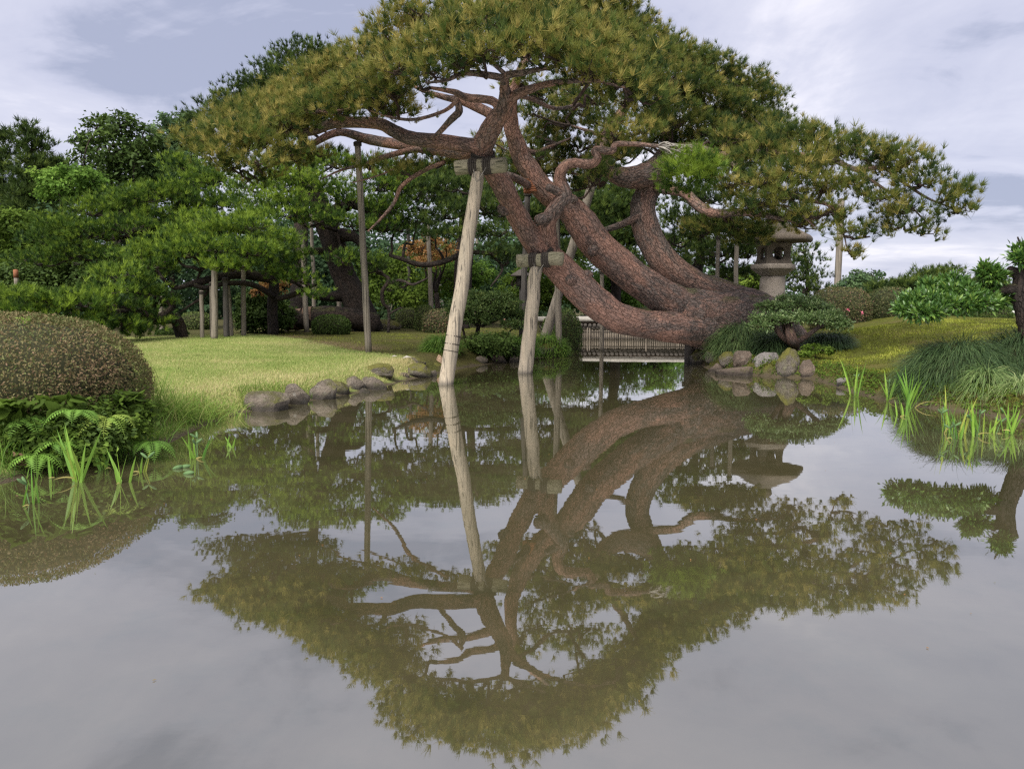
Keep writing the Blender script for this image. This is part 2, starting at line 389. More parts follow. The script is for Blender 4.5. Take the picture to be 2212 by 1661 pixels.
M['white_wood'] = simple('white_painted_wood', (.72, .71, .68), (.6, .59, .56), 6, .6, .1)
M['roof_grey'] = simple('grey_roof', (.22, .21, .20), (.30, .28, .26), 9, .8, .4)
M['wall_cream'] = simple('cream_wall', (.36, .31, .25), (.45, .40, .33), 5, .8, .1)
M['log_end'] = simple('dark_log', (.05, .043, .038), (.085, .075, .065), 18, .9, .4)
M['rail_log'] = simple('pale_rail_log', (.33, .305, .27), (.22, .205, .18), 12, .8, .3)
M['pod'] = simple('iris_pod', (.07, .13, .05), (.11, .18, .075), 20, .7, .1, .1)
M['skin'] = simple('skin', (.52, .30, .22), (.48, .27, .2), 9, .6, .05)
M['shirt'] = simple('white_shirt', (.7, .7, .72), (.6, .6, .64), 9, .8, .1)
M['trousers'] = simple('dark_trousers', (.04, .045, .06), (.06, .06, .08), 9, .9, .1)
M['hair'] = simple('hair', (.07, .03, .02), (.10, .045, .03), 30, .6, .2)
M['snag'] = simple('bleached_wood', (.50, .46, .41), (.22, .19, .16), 7, .85, .6)
M['pink'] = simple('pink_petals', (.72, .22, .30), (.62, .14, .22), 9, .6, .1)

def rock_mat(name, c1, c2, mossc, mossamt, lich=.3):
    m, t, o = mat(name); n = noisen(t, 6.5, 8, .68); f = noisen(t, 45, 4, .65)
    oi = N(t, 'ShaderNodeObjectInfo')
    c = mixc(t, rampn(t, n, [(.32, (0, 0, 0)), (.68, (1, 1, 1))]), c1, c2)
    c = mixc(t, mth(t, 'MULTIPLY', rampn(t, f, [(.38, (1, 1, 1)), (.6, (0, 0, 0))]), .5), c, tuple(.35 * x for x in c1))
    c = mixc(t, mth(t, 'MULTIPLY', rampn(t, noisen(t, 9, 5, .6), [(.58, (0, 0, 0)), (.66, (1, 1, 1))]), lich), c, (.36, .35, .31))
    geo = N(t, 'ShaderNodeNewGeometry'); sx = N(t, 'ShaderNodeSeparateXYZ'); lk(t, geo.outputs['Normal'], sx.inputs[0])
    mm = mth(t, 'ADD', mth(t, 'MULTIPLY', sx.outputs[2], .30), noisen(t, 4.5, 7, .72))
    mm = rampn(t, mm, [(.80 - mossamt * .5, (0, 0, 0)), (1.02 - mossamt * .5, (.92, .92, .92))])
    c = mixc(t, mm, c, mixc(t, n, mossc, tuple(.5 * x for x in mossc)))
    sp2 = N(t, 'ShaderNodeSeparateXYZ'); lk(t, geo.outputs['Position'], sp2.inputs[0])
    wl = rampn(t, mth(t, 'ADD', sp2.outputs[2], mth(t, 'MULTIPLY', n, .06)), [(.08, (1, 1, 1)), (.16, (0, 0, 0))])
    c = mixc(t, mth(t, 'MULTIPLY', wl, .75), c, (.02, .018, .015))
    principled(t, o, c, .85, .25, bumpn(t, mth(t, 'ADD', mth(t, 'ADD', n, mth(t, 'MULTIPLY', f, .4)), mth(t, 'MULTIPLY', mm, .3)), 1.0, .12)); return m
M['rock'] = rock_mat('grey_rock', (.27, .225, .18), (.12, .10, .08), (.13, .13, .028), .32, .5)
M['rock_moss'] = rock_mat('mossy_rock', (.23, .20, .165), (.11, .095, .08), (.17, .165, .025), .6, .4)
M['rock_pale'] = rock_mat('pale_rock', (.29, .265, .25), (.18, .165, .155), (.16, .17, .05), .02, .5)
M['rock_brown'] = rock_mat('brown_rock', (.235, .18, .14), (.11, .085, .068), (.2, .19, .04), .05, .2)
M['rock_tan'] = rock_mat('tan_rock', (.60, .42, .28), (.45, .30, .2), (.2, .19, .04), -.2, .2)
m_, t_, o_ = mat('granite')
f1 = noisen(t_, 85, 3, .6); f2 = noisen(t_, 2.2, 5, .6)
c_ = mixc(t_, rampn(t_, f1, [(.38, (0, 0, 0)), (.62, (1, 1, 1))]), (.15, .13, .11), (.40, .345, .29))
c_ = mixc(t_, mth(t_, 'MULTIPLY', rampn(t_, f2, [(.42, (0, 0, 0)), (.66, (1, 1, 1))]), .55), c_, (.10, .085, .065))
principled(t_, o_, c_, .9, .2, bumpn(t_, f1, .4, .01)); M['granite'] = m_
m_, t_, o_ = mat('granite_dark')
c_ = mixc(t_, rampn(t_, noisen(t_, 60, 3, .6), [(.38, (0, 0, 0)), (.62, (1, 1, 1))]), (.075, .062, .05), (.20, .165, .13))
c_ = mixc(t_, mth(t_, 'MULTIPLY', rampn(t_, noisen(t_, 2.5, 5, .6), [(.42, (0, 0, 0)), (.66, (1, 1, 1))]), .6), c_, (.06, .052, .04))
principled(t_, o_, c_, .9, .2, bumpn(t_, noisen(t_, 60, 3, .6), .4, .01)); M['granite_dark'] = m_

# ================================================================== THE SETTING: ground, pond
shore_px = [(0, 1040), (110, 1008), (200, 990), (290, 975), (350, 955), (430, 915), (520, 889), (620, 872), (700, 858), (780, 845),
            (850, 826), (900, 814), (955, 803), (1000, 793), (1060, 785), (1120, 779), (1170, 772), (1195, 763)]
pond = [(-16, -9), (-13, 2), (-8, 5.2)] + [tuple(G(x, y)[:2]) for x, y in shore_px]
pond += [(1.35, 24.5), (1.5, 28), (1.6, 33.0), (8.6, 33.0), (8.2, 27), (6.6, 22)]
shore_px_r = [(1500, 778), (1545, 800), (1600, 808), (1680, 814), (1755, 817), (1800, 829), (1850, 846), (1905, 861), (1965, 873), (2030, 882), (2120, 892), (2212, 908)]
pond += [tuple(G(x, y)[:2]) for x, y in shore_px_r] + [(9.2, 9.3), (13, 6.5), (15, -9)]
pond = np.array(pond)
def sdf(poly, X, Y):
    """signed distance, positive outside"""
    X = np.asarray(X, float); Y = np.asarray(Y, float); d = np.full(X.shape, 1e9); ins = np.zeros(X.shape, bool)
    for i in range(len(poly)):
        ax, ay = poly[i]; bx, by = poly[(i + 1) % len(poly)]
        ex, ey = bx - ax, by - ay; t = np.clip(((X - ax) * ex + (Y - ay) * ey) / (ex * ex + ey * ey), 0, 1)
        d = np.minimum(d, np.hypot(X - ax - t * ex, Y - ay - t * ey))
        c = ((ay > Y) != (by > Y)) & (X < (bx - ax) * (Y - ay) / (by - ay + 1e-12) + ax); ins ^= c
    return np.where(ins, -d, d)
lawn_poly = np.array([tuple(G(x, y, .3)[:2]) for x, y in [(-260, 742), (200, 738), (400, 734), (530, 730), (640, 741), (760, 758), (860, 770), (925, 786), (940, 800), (880, 815),
            (800, 838), (700, 855), (560, 880), (440, 915), (350, 955), (200, 990), (-100, 1000)]])
def ground_z(X, Y):
    X = np.asarray(X, float); Y = np.asarray(Y, float); d = sdf(pond, X, Y)
    right = smooth(2.6, 4.6, X) * (1 - smooth(38, 50, Y)); left = 1 - smooth(-1.5, 0, X)
    mid = (1 - smooth(1.2, 2.2, X)) * smooth(-2.6, -1.2, X) * smooth(15, 18, Y) * (1 - smooth(25, 32, Y))
    z = .26 * smooth(-.05, .55 - .32 * right, d) + .03
    z = z + right * (.70 * smooth(.0, 5.2, d)) + .14 * left * smooth(1, 9, d) + mid * .30 * smooth(.2, 1.6, d)
    z = z + right * .16 * smooth(18, 22, Y)
    z = z - right * .55 * smooth(11.5, 13.5, X) * smooth(21.5, 24.5, Y)
    far = smooth(44, 56, Y); z = z * (1 - far) + far * .05
    n = fbm(np.stack([X * .35, Y * .35, X * 0], -1).reshape(-1, 3), 3).reshape(X.shape)
    n2 = fbm(np.stack([X * 1.6, Y * 1.6, X * 0 + 5], -1).reshape(-1, 3), 2).reshape(X.shape)
    z = z + n * .05 * smooth(.3, 2, d) + n2 * (.018 + .03 * right) * smooth(.1, 1, d)
    bed = .01 - .55 * smooth(0, 1.6, -d)
    return np.where(d > 0, np.maximum(z, .012), np.minimum(bed, z))
def GZ(x, y): return float(ground_z(np.array([x]), np.array([y]))[0])
def GR(px, py, y0=3.0, y1=75.0):
    """where the ray through a photo pixel meets the ground"""
    d = ray(px, py); Ys = np.arange(y0, y1, .04); t = Ys / d[1]; X = d[0] * t; Z = CAM_H + d[2] * t
    g = ground_z(X, Ys); k = np.argmax(Z <= g)
    if not (Z <= g).any(): k = len(Ys) - 1
    return np.array([X[k], Ys[k], g[k]])

def axis_pts(segs):
    o = []
    for a, b, st in segs: o.append(np.arange(a, b, st))
    return np.unique(np.concatenate(o))
gx = axis_pts([(-900, -120, 60), (-120, -40, 8), (-40, -14, 1.0), (-14, -6, .25), (-6, 11, .14), (11, 20, .4), (20, 60, 2), (60, 140, 10), (140, 901, 60)])
gy = axis_pts([(-200, -20, 20), (-20, 4, 1.5), (4, 21, .13), (21, 36, .35), (36, 70, 1.5), (70, 200, 13), (200, 1200, 80)])
XX, YY = np.meshgrid(gx, gy); ZZ = ground_z(XX, YY)
lw = 1 - smooth(-.25, .35, sdf(lawn_poly, XX, YY) + .35 * fbm(np.stack([XX.ravel() * 1.2, YY.ravel() * 1.2, XX.ravel() * 0], 1)).reshape(XX.shape))
dd = sdf(pond, XX, YY)
mo = np.maximum(smooth(4.2, 6.2, XX + .25 * (YY - 14)), (1 - smooth(13.5, 15, YY)) * smooth(2, 2.5, XX)) * (1 - smooth(24, 30, YY)) * smooth(-.02, .06, dd)
mo = np.maximum(mo, .55 * (1 - smooth(28, 34, YY)) * smooth(-14, -6, XX) * (1 - lw))
pc = [G(690, 745, .35), G(860, 778, .35), G(600, 732, .35), G(760, 748, .35)]
bare = np.zeros_like(XX)
for p_, rr in zip(pc, (1.9, 1.2, 1.6, 1.6)): bare = np.maximum(bare, 1 - smooth(.2, 1, np.hypot((XX - p_[0]) / rr, (YY - p_[1]) / (rr * .9))))
bare *= (1 - .8 * lw)
nx, ny = len(gx), len(gy)
i, j = np.meshgrid(np.arange(ny - 1), np.arange(nx - 1), indexing='ij'); i = i.ravel(); j = j.ravel()
gF = np.stack([i * nx + j, i * nx + j + 1, (i + 1) * nx + j + 1, (i + 1) * nx + j], 1)
gV = np.stack([XX.ravel(), YY.ravel(), ZZ.ravel()], 1)
m, t, o = mat('garden_ground')
v = N(t, 'ShaderNodeTexCoord').outputs['Object']
nA = noisen(t, 1.1, 5, .6, v); nB = noisen(t, 9, 5, .65, v); nC = noisen(t, 55, 3, .6, v)
lawn = mixc(t, rampn(t, nA, [(.35, (0, 0, 0)), (.65, (1, 1, 1))]), (.19, .265, .06), (.31, .33, .11))
lawn = mixc(t, rampn(t, nB, [(.42, (0, 0, 0)), (.7, (.7, .7, .7))]), lawn, (.38, .34, .14))
lawn = mixc(t, mth(t, 'MULTIPLY', nC, .5), lawn, (.10, .15, .03))
mossg = mixc(t, rampn(t, nB, [(.36, (0, 0, 0)), (.62, (1, 1, 1))]), (.07, .075, .015), (.13, .145, .02))
mossg = mixc(t, rampn(t, nA, [(.45, (0, 0, 0)), (.68, (.8, .8, .8))]), mossg, (.16, .12, .05))
mossg = mixc(t, mth(t, 'MULTIPLY', nC, .55), mossg, (.06, .065, .015))
floor = mixc(t, nB, (.045, .042, .02), (.09, .085, .035))
soil = mixc(t, nB, (.15, .105, .06), (.21, .155, .09))
c = mixc(t, attr(t, 'moss'), floor, mossg); c = mixc(t, attr(t, 'lawn'), c, lawn); c = mixc(t, mth(t, 'MULTIPLY', attr(t, 'bare'), rampn(t, nB, [(.3, (.35, .35, .35)), (.6, (1, 1, 1))])), c, soil)
c = mixc(t, attr(t, 'bed'), c, mixc(t, nB, (.07, .055, .035), (.11, .09, .06)))
principled(t, o, c, .95, .1, bumpn(t, mth(t, 'ADD', nB, nC), .9, .05)); M['ground'] = m
ground = obj('ground', gV, gF, M['ground'], attrs={'lawn': lw.ravel(), 'moss': mo.ravel(), 'bare': bare.ravel(), 'bed': (dd < .02).astype(float).ravel()}, sm=True)
tag(ground, kind='structure')

# pond surface: still murky water, mirror at a low angle, olive mud showing through from above
m, t, o = mat('pond_water')
v = N(t, 'ShaderNodeTexCoord').outputs['Object']
mud = mixc(t, rampn(t, noisen(t, .55, 5, .6, v), [(.35, (0, 0, 0)), (.65, (1, 1, 1))]), (.050, .046, .021), (.074, .064, .034))
mud = mixc(t, mth(t, 'MULTIPLY', rampn(t, noisen(t, 2.3, 6, .7, v), [(.5, (0, 0, 0)), (.72, (1, 1, 1))]), .5), mud, (.032, .037, .014))
dif = N(t, 'ShaderNodeBsdfDiffuse'); lk(t, mud, dif.inputs[0])
rip = mth(t, 'ADD', noisen(t, 1.0, 2, .5, v, mapscale=(1.1, 3.0, 1)), mth(t, 'MULTIPLY', noisen(t, 1.0, 2, .5, v, mapscale=(7, 16, 1)), .12))
bn = bumpn(t, rip, .045, .012)
gl = N(t, 'ShaderNodeBsdfGlossy'); gl.inputs['Roughness'].default_value = .012; gl.inputs['Color'].default_value = (.95, .95, .95, 1); lk(t, bn, gl.inputs['Normal'])
fr = N(t, 'ShaderNodeFresnel'); fr.inputs[0].default_value = 1.34; lk(t, bn, fr.inputs['Normal'])
fac = N(t, 'ShaderNodeMath', operation='ADD', use_clamp=True); lk(t, mth(t, 'MULTIPLY', fr.outputs[0], .80), fac.inputs[0]); fac.inputs[1].default_value = .33
mx = N(t, 'ShaderNodeMixShader'); lk(t, fac.outputs[0], mx.inputs[0]); lk(t, dif.outputs[0], mx.inputs[1]); lk(t, gl.outputs[0], mx.inputs[2]); lk(t, mx.outputs[0], o.inputs[0])
wV = np.array([[-20, -12, 0], [18, -12, 0], [18, 34, 0], [-20, 34, 0]], float)
water = obj('pond', wV, np.array([[0, 1, 2, 3]]), m); tag(water, kind='structure')

# ================================================================== builders for plants
def clump_points(c, r, nsub, per, sub_r, flat=.5):
    """two-level scatter inside a flattened dome: sub-clumps, then points around them; returns points, outward axis"""
    u = rdir(nsub); u[:, 2] = np.where(u[:, 2] < 0, u[:, 2] * flat, u[:, 2])
    rad = rng.uniform(.35, 1, nsub) ** .5
    sc = u * rad[:, None]
    cs = c + sc * r
    pts = np.repeat(cs, per, 0) + rng.normal(size=(nsub * per, 3)) * sub_r * np.array([1, 1, .55])
    ax = unit(np.repeat(sc, per, 0) * np.array([.8, .8, .5]) + np.array([0, 0, .95]) + .25 * rng.normal(size=(nsub * per, 3)))
    return cs, pts, ax
def pine_pad(c, r, dens=1.0, L=.13, nn=22, wid=.011, tint=.5, tv=.22, sub_r=.13, per=9, flat=.5, spread=.72):
    area = r[0] * r[1] * math.pi
    nsub = max(5, int(area * 14 * dens))
    cs, pts, ax = clump_points(np.asarray(c), np.asarray(r), nsub, per, sub_r, flat)
    V, F, k = tufts(pts, ax, L * rng.uniform(.75, 1.2, len(pts)), nn, wid, spread)
    ti = np.clip(tint + tv * .7 * np.repeat(rng.normal(size=nsub), per) + tv * .9 * rng.normal(size=len(pts)), 0, 1)
    return (V, F, {'tint': np.repeat(ti, k)}), cs
def wobble(a, b, n=4, amp=.12, sag=0):
    tt = np.linspace(0, 1, n)[:, None]; L = np.linalg.norm(b - a); p = a * (1 - tt) + b * tt
    off = rng.normal(size=(n, 3)) * amp * L; off[0] = 0; off[-1] = 0; p = p + off
    p[:, 2] += -sag * L * np.sin(np.pi * tt[:, 0]); return p
def leaf_cloud(c, r, n, L, asp=.55, tint=.5, tv=.2, nsub=None, sub=.25, shell=.4, updown=.6):
    c = np.asarray(c, float); r = np.asarray(r, float); nsub = nsub or max(6, n // 40)
    u = rdir(nsub); rad = rng.uniform(shell, 1, nsub) ** .6; cs = c + u * rad[:, None] * r
    per = max(1, n // nsub); p = np.repeat(cs, per, 0) + rng.normal(size=(nsub * per, 3)) * sub * r.mean() * np.array([1, 1, .7])
    nrm = unit(np.repeat(u, per, 0) * .6 + np.array([0, 0, updown]) + .5 * rng.normal(size=(len(p), 3)))
    d = unit(np.cross(nrm, rng.normal(size=(len(p), 3))))
    V, F, k = leaves(p, d, nrm, L * rng.uniform(.7, 1.2, len(p)), asp)
    ti = np.clip(tint + tv * .7 * np.repeat(rng.normal(size=nsub), per) + tv * .5 * rng.normal(size=len(p)), 0, 1)
    return (V, F, {'tint': np.repeat(ti, k)}), cs

def dome(c, r, n, L, asp=.5, tint=.5, tv=.25, zmin=-.15, lump=.05, power=2.0, patch=.3):
    """leaves over a clipped rounded form, facing outwards"""
    c = np.asarray(c, float); r = np.asarray(r, float)
    u = rdir(int(n * 2.2)); u = u[u[:, 2] > zmin][:n]
    k = 1 + lump * fbm(u * 4 + c, 2)
    pw = (np.abs(u) ** power).sum(1) ** (-1 / power)
    p = c + u * (k * pw)[:, None] * r * rng.uniform(.93, 1.02, len(u))[:, None]
    nr = unit(u / r); nrm = unit(nr + .45 * rng.normal(size=p.shape)); d = unit(np.cross(nrm, rng.normal(size=p.shape)) + .5 * nr)
    V, F, kk = leaves(p, d, nrm, L * rng.uniform(.7, 1.25, len(p)), asp)
    ti = np.clip(tint + patch * fbm(p * 2.1, 3) + tv * rng.normal(size=len(p)), 0, 1)
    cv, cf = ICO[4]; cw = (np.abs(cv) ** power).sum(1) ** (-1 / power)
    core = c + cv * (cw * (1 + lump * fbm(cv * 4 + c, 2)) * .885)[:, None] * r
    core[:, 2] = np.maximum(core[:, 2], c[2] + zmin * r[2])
    return (V, F, {'tint': np.repeat(ti, kk)}), (core, cf)
def clipped_bush(name, label, cat, c, r, n, L, material, group=None, **kw):
    th = thing(name, label, cat, (c[0], c[1], GZ(c[0], c[1])), group)
    lf, core = dome(c, r, n, L, **kw)
    obj('foliage', lf[0], lf[1], material, th, lf[2]); obj('inner_twigs', core[0], core[1], M['core'], th, sm=True)
    return th

# ================================================================== THE GREAT LEANING PINE
LIMB_PTS = []
def limb(path, parent, age=.2, name='limb', seg=14, sub=5, lump=.10, material=None, record=True, lf=2.0):
    pts = np.array([P(x, y, Y) for x, y, Y, d in path]); rad = np.array([d * S(Y) * .5 for x, y, Y, d in path])
    V, F, a = tube(pts, rad, seg, sub, lump, lf, age=age)
    if record:
        C = spline(pts, 4); LIMB_PTS.append(C)
    return obj(name, V, F, material or M['bark'], parent, a, sm=True)
pb = GR(1590, 735)
pine = thing('pine_tree', 'great leaning red pine with reddish limbs propped over the pond', 'tree', (pb[0], pb[1], pb[2]))
limb([(1730, 735, 20.2, 40), (1680, 705, 20.0, 90), (1620, 688, 19.6, 128), (1565, 688, 19.2, 128), (1505, 685, 18.6, 100), (1460, 672, 18.1, 70)], pine, [1, 1, 1, .95, .8, .6], 'trunk', 24, 7, .16)
limb([(1530, 772, 19.2, 50), (1532, 752, 19.2, 70), (1540, 725, 19.1, 90), (1560, 700, 19.1, 80)], pine, 1, 'root', 16, 6, .18, record=False)
limb([(1600, 702, 19.3, 90), (1530, 710, 18.7, 88), (1460, 706, 18.0, 70), (1390, 700, 17.5, 60), (1335, 686, 17.1, 64), (1290, 655, 17, 70), (1250, 620, 16.95, 70), (1212, 582, 16.9, 66), (1176, 548, 16.9, 60), (1146, 512, 16.7, 50), (1122, 475, 16.4, 47), (1100, 432, 16.0, 46), (1085, 400, 15.6, 46),
      (1062, 368, 15.3, 44), (1042, 335, 15.1, 46), (1046, 308, 14.9, 46), (1067, 268, 14.5, 42), (1090, 232, 14.1, 36), (1092, 198, 13.8, 24)], pine, [1, 1, .55, .2, .1, .15, .1, .1, .1, .05, .05, .05, 0, .1, .1, .15, .2, .3, .6])
limb([(1600, 672, 19.3, 90), (1520, 670, 18.7, 86), (1451, 652, 18.2, 78), (1370, 599, 17.8, 70), (1297, 537, 17.6, 72), (1256, 482, 17.5, 68), (1225, 447, 17.4, 58), (1174, 410, 17.2, 48), (1149, 375, 17.1, 46), (1128, 343, 17, 42), (1114, 305, 16.8, 36), (1104, 268, 16.6, 32), (1108, 200, 16.3, 22), (1140, 120, 16.5, 14), (1190, 50, 17.5, 8)], pine, [1, .9, .6, .35, .15, .1, .15, .1, .1, .1, .1, .1, .3, .5, .5])
limb([(1640, 672, 19.7, 80), (1560, 642, 19.3, 76), (1490, 612, 19.1, 66), (1435, 566, 19, 62), (1400, 505, 19.2, 58), (1388, 450, 19.4, 52), (1398, 415, 19.5, 50), (1413, 382, 19.5, 52), (1432, 345, 19.6, 44), (1444, 316, 19.8, 30), (1438, 278, 20, 25), (1430, 235, 20, 18), (1415, 180, 20.2, 12), (1380, 110, 20.4, 8)], pine, [1, .9, .65, .6, .75, .8, .6, .7, .9, .6, .4, .4, .5, .5])
limb([(1428, 350, 19.4, 40), (1398, 376, 19.1, 52), (1352, 384, 19, 44), (1317, 368, 18.8, 36), (1298, 335, 18.6, 32), (1311, 293, 18.6, 32), (1338, 252, 18.6, 24), (1370, 200, 18.5, 14), (1400, 150, 18.5, 8)], pine, [.9, 1, .7, .5, .3, .2, .3, .4, .5])
limb([(1418, 405, 19.3, 26), (1476, 416, 18.8, 21), (1510, 446, 18.4, 23), (1544, 461, 18, 20), (1607, 459, 17.4, 16), (1660, 468, 17, 10), (1720, 480, 16.6, 5)], pine, [.9, .7, .6, .6, .6, .6, .6], name='branch', seg=10)
limb([(1390, 462, 19.2, 18), (1345, 484, 19, 15), (1304, 498, 18.8, 12), (1298, 500, 18.7, 9)], pine, .9, 'branch', 8)
limb([(1186, 552, 16.9, 44), (1182, 510, 16.75, 42), (1184, 480, 16.6, 36), (1204, 445, 16.5, 34), (1221, 424, 16.5, 31), (1210, 392, 16.5, 27), (1214, 367, 16.4, 23), (1234, 353, 16.4, 20), (1278, 354, 16.3, 20), (1291, 340, 16.2, 18), (1285, 324, 16.2, 16), (1322, 326, 16.1, 16), (1335, 311, 16.1, 12), (1419, 316, 16, 8), (1455, 326, 16, 4)], pine, [.2, .3, .4, .5, .4, .4, .4, .5, .5, .6, .5, .6, .5, .5, .5], seg=12)
for pth in ([(1192, 466, 16.55, 26), (1175, 472, 16.4, 24), (1161, 477, 16.3, 23)], [(1216, 420, 16.5, 22), (1198, 411, 16.4, 18), (1183, 405, 16.3, 16)], [(1282, 545, 17.5, 26), (1280, 540, 17.1, 22)],
            [(1228, 445, 17.3, 20), (1243, 428, 17.1, 16)], [(1264, 604, 16.9, 30), (1273, 588, 16.8, 20)], [(1095, 452, 16.1, 30), (1082, 452, 15.95, 22)], [(1238, 600, 16.95, 30), (1232, 605, 16.55, 24)], [(1340, 570, 17.7, 30), (1342, 578, 17.4, 22)]):
    limb(pth, pine, .9, 'branch_stub', 10, 3, .08, record=False)
limb([(1095, 378, 16.2, 15), (1122, 389, 16.6, 18), (1147, 405, 17.1, 18)], pine, .9, 'branch', 8)
# left wing
limb([(1040, 318, 14.9, 32), (1000, 312, 15.0, 31), (945, 305, 15.3, 31), (887, 299, 15.7, 29), (846, 281, 16.0, 27), (814, 267, 16.2, 25), (726, 266, 16.6, 22), (676, 284, 16.7, 18), (623, 290, 16.8, 15), (579, 289, 16.9, 9), (521, 302, 17, 6), (477, 310, 17, 3)], pine, [.1, .1, .2, .3, .5, .6, .6, .3, .4, .6, .7, .7], seg=12)
limb([(1035, 338, 15.2, 24), (1000, 333, 15.6, 25), (960, 327, 16, 24), (887, 316, 17.0, 23), (799, 302, 18.6, 21), (734, 286, 18.2, 16), (682, 308, 17.8, 13), (661, 325, 17.6, 11), (608, 348, 17.3, 8), (564, 369, 17.1, 5), (530, 398, 17, 2)], pine, .35, seg=12)
limb([(925, 322, 16.4, 14), (887, 325, 16.7, 13), (828, 340, 17, 12), (790, 354, 17.2, 9), (734, 369, 17.3, 5), (690, 390, 17.3, 2)], pine, .5, 'branch', 8)
limb([(960, 350, 16, 9), (916, 369, 16.3, 10), (869, 401, 16.5, 9), (851, 439, 16.6, 8), (822, 474, 16.7, 6), (795, 500, 16.8, 3)], pine, .3, 'branch', 8)
limb([(887, 325, 16.7, 6), (850, 365, 16.9, 4), (800, 385, 17, 3), (760, 395, 17, 2)], pine, .5, 'branch', 6)
limb([(814, 268, 16.2, 14), (807, 245, 16.1, 12), (790, 232, 16, 8), (760, 236, 15.8, 5), (720, 240, 15.6, 3)], pine, .7, 'branch', 8)
limb([(800, 268, 16.3, 9), (770, 262, 16.2, 7), (740, 252, 16, 5), (690, 240, 15.8, 3)], pine, .7, 'branch', 6)
# upper front branches
for pth, ag in (([(1092, 205, 13.85, 26), (1090, 185, 13.7, 20), (1095, 164, 13.5, 16), (1126, 158, 13.2, 14), (1173, 149, 12.9, 9), (1230, 140, 12.6, 5)], .8),
                ([(1090, 180, 13.65, 16), (1079, 168, 13.5, 15), (1009, 158, 13.2, 12), (965, 173, 13, 8), (920, 180, 12.9, 4)], .8),
                ([(1092, 228, 14.05, 28), (1114, 206, 13.8, 22), (1155, 190, 13.4, 16), (1199, 179, 13, 13), (1281, 175, 12.6, 8), (1350, 190, 12.5, 4)], .5),
                ([(1080, 235, 14.2, 20), (1062, 218, 14.2, 18), (1009, 211, 14.2, 16), (980, 199, 14, 12), (930, 190, 14, 6)], .5),
                ([(1078, 258, 14.4, 24), (1059, 246, 14.8, 22), (1003, 220, 15.2, 19), (962, 211, 15.5, 13), (900, 190, 15.8, 7), (850, 150, 16, 4)], .2),
                ([(985, 214, 14.5, 12), (992, 240, 14.5, 17), (975, 258, 14.7, 15), (945, 290, 15, 10), (925, 300, 15.2, 6)], .5),
                ([(990, 215, 14.2, 10), (960, 240, 14.4, 8), (900, 258, 14.7, 7), (850, 255, 15, 6), (800, 240, 15.2, 3)], .6),
                ([(1009, 158, 13.2, 8), (1000, 120, 13.2, 6), (1015, 95, 13.2, 4), (990, 70, 13.2, 2)], .8),
                ([(1094, 164, 13.5, 10), (1060, 130, 13.4, 8), (1040, 90, 13.4, 5), (1050, 40, 13.6, 3)], .8),
                ([(1114, 206, 13.8, 10), (1150, 215, 14.2, 10), (1200, 235, 15, 8), (1250, 225, 15.5, 5)], .7),
                ([(1114, 307, 16.8, 12), (1150, 330, 17.2, 10), (1180, 320, 17.6, 7), (1230, 300, 18, 4)], .5),
                ([(1311, 293, 18.6, 12), (1290, 290, 18.4, 10), (1260, 280, 18.2, 6), (1230, 270, 18.2, 3)], .5),
                ([(1435, 325, 19.4, 22), (1500, 320, 18.5, 20), (1551, 337, 17.8, 18), (1585, 356, 17.4, 16), (1640, 400, 16.8, 14), (1700, 415, 16.3, 13), (1739, 431, 16, 11), (1788, 442, 15.8, 8), (1830, 470, 15.6, 4)], .8),
                ([(1551, 337, 17.8, 16), (1640, 330, 17, 14), (1720, 335, 16.4, 13), (1795, 345, 15.9, 12), (1851, 367, 15.6, 11), (1907, 363, 15.4, 9), (1945, 390, 15.3, 7), (2001, 427, 15.2, 5), (2057, 450, 15.1, 3)], .8),
                ([(1851, 367, 15.6, 7), (1900, 402, 15.4, 6), (1960, 440, 15.3, 4), (2000, 480, 15.2, 3)], .8),
                ([(1788, 442, 15.8, 5), (1820, 500, 15.7, 4), (1830, 540, 15.6, 2)], .8),
                ([(1700, 415, 16.3, 8), (1730, 460, 16.2, 6), (1760, 490, 16, 3)], .8),
                ([(1640, 400, 16.8, 8), (1600, 430, 17, 7), (1650, 440, 16.7, 6), (1720, 450, 16.4, 5), (1770, 470, 16.2, 3)], .8),
                ([(1437, 278, 20, 14), (1500, 250, 20.2, 11), (1560, 240, 20.6, 8), (1620, 250, 21, 4)], .6),
                ([(1430, 235, 20, 12), (1490, 190, 20.4, 9), (1560, 170, 21, 6), (1600, 190, 21.4, 3)], .6),
                ([(1415, 180, 20.2, 9), (1360, 110, 20, 7), (1300, 60, 19.8, 5), (1230, 40, 19.5, 3)], .6)):
    limb(pth, pine, ag, 'branch', 9, 5, .12)

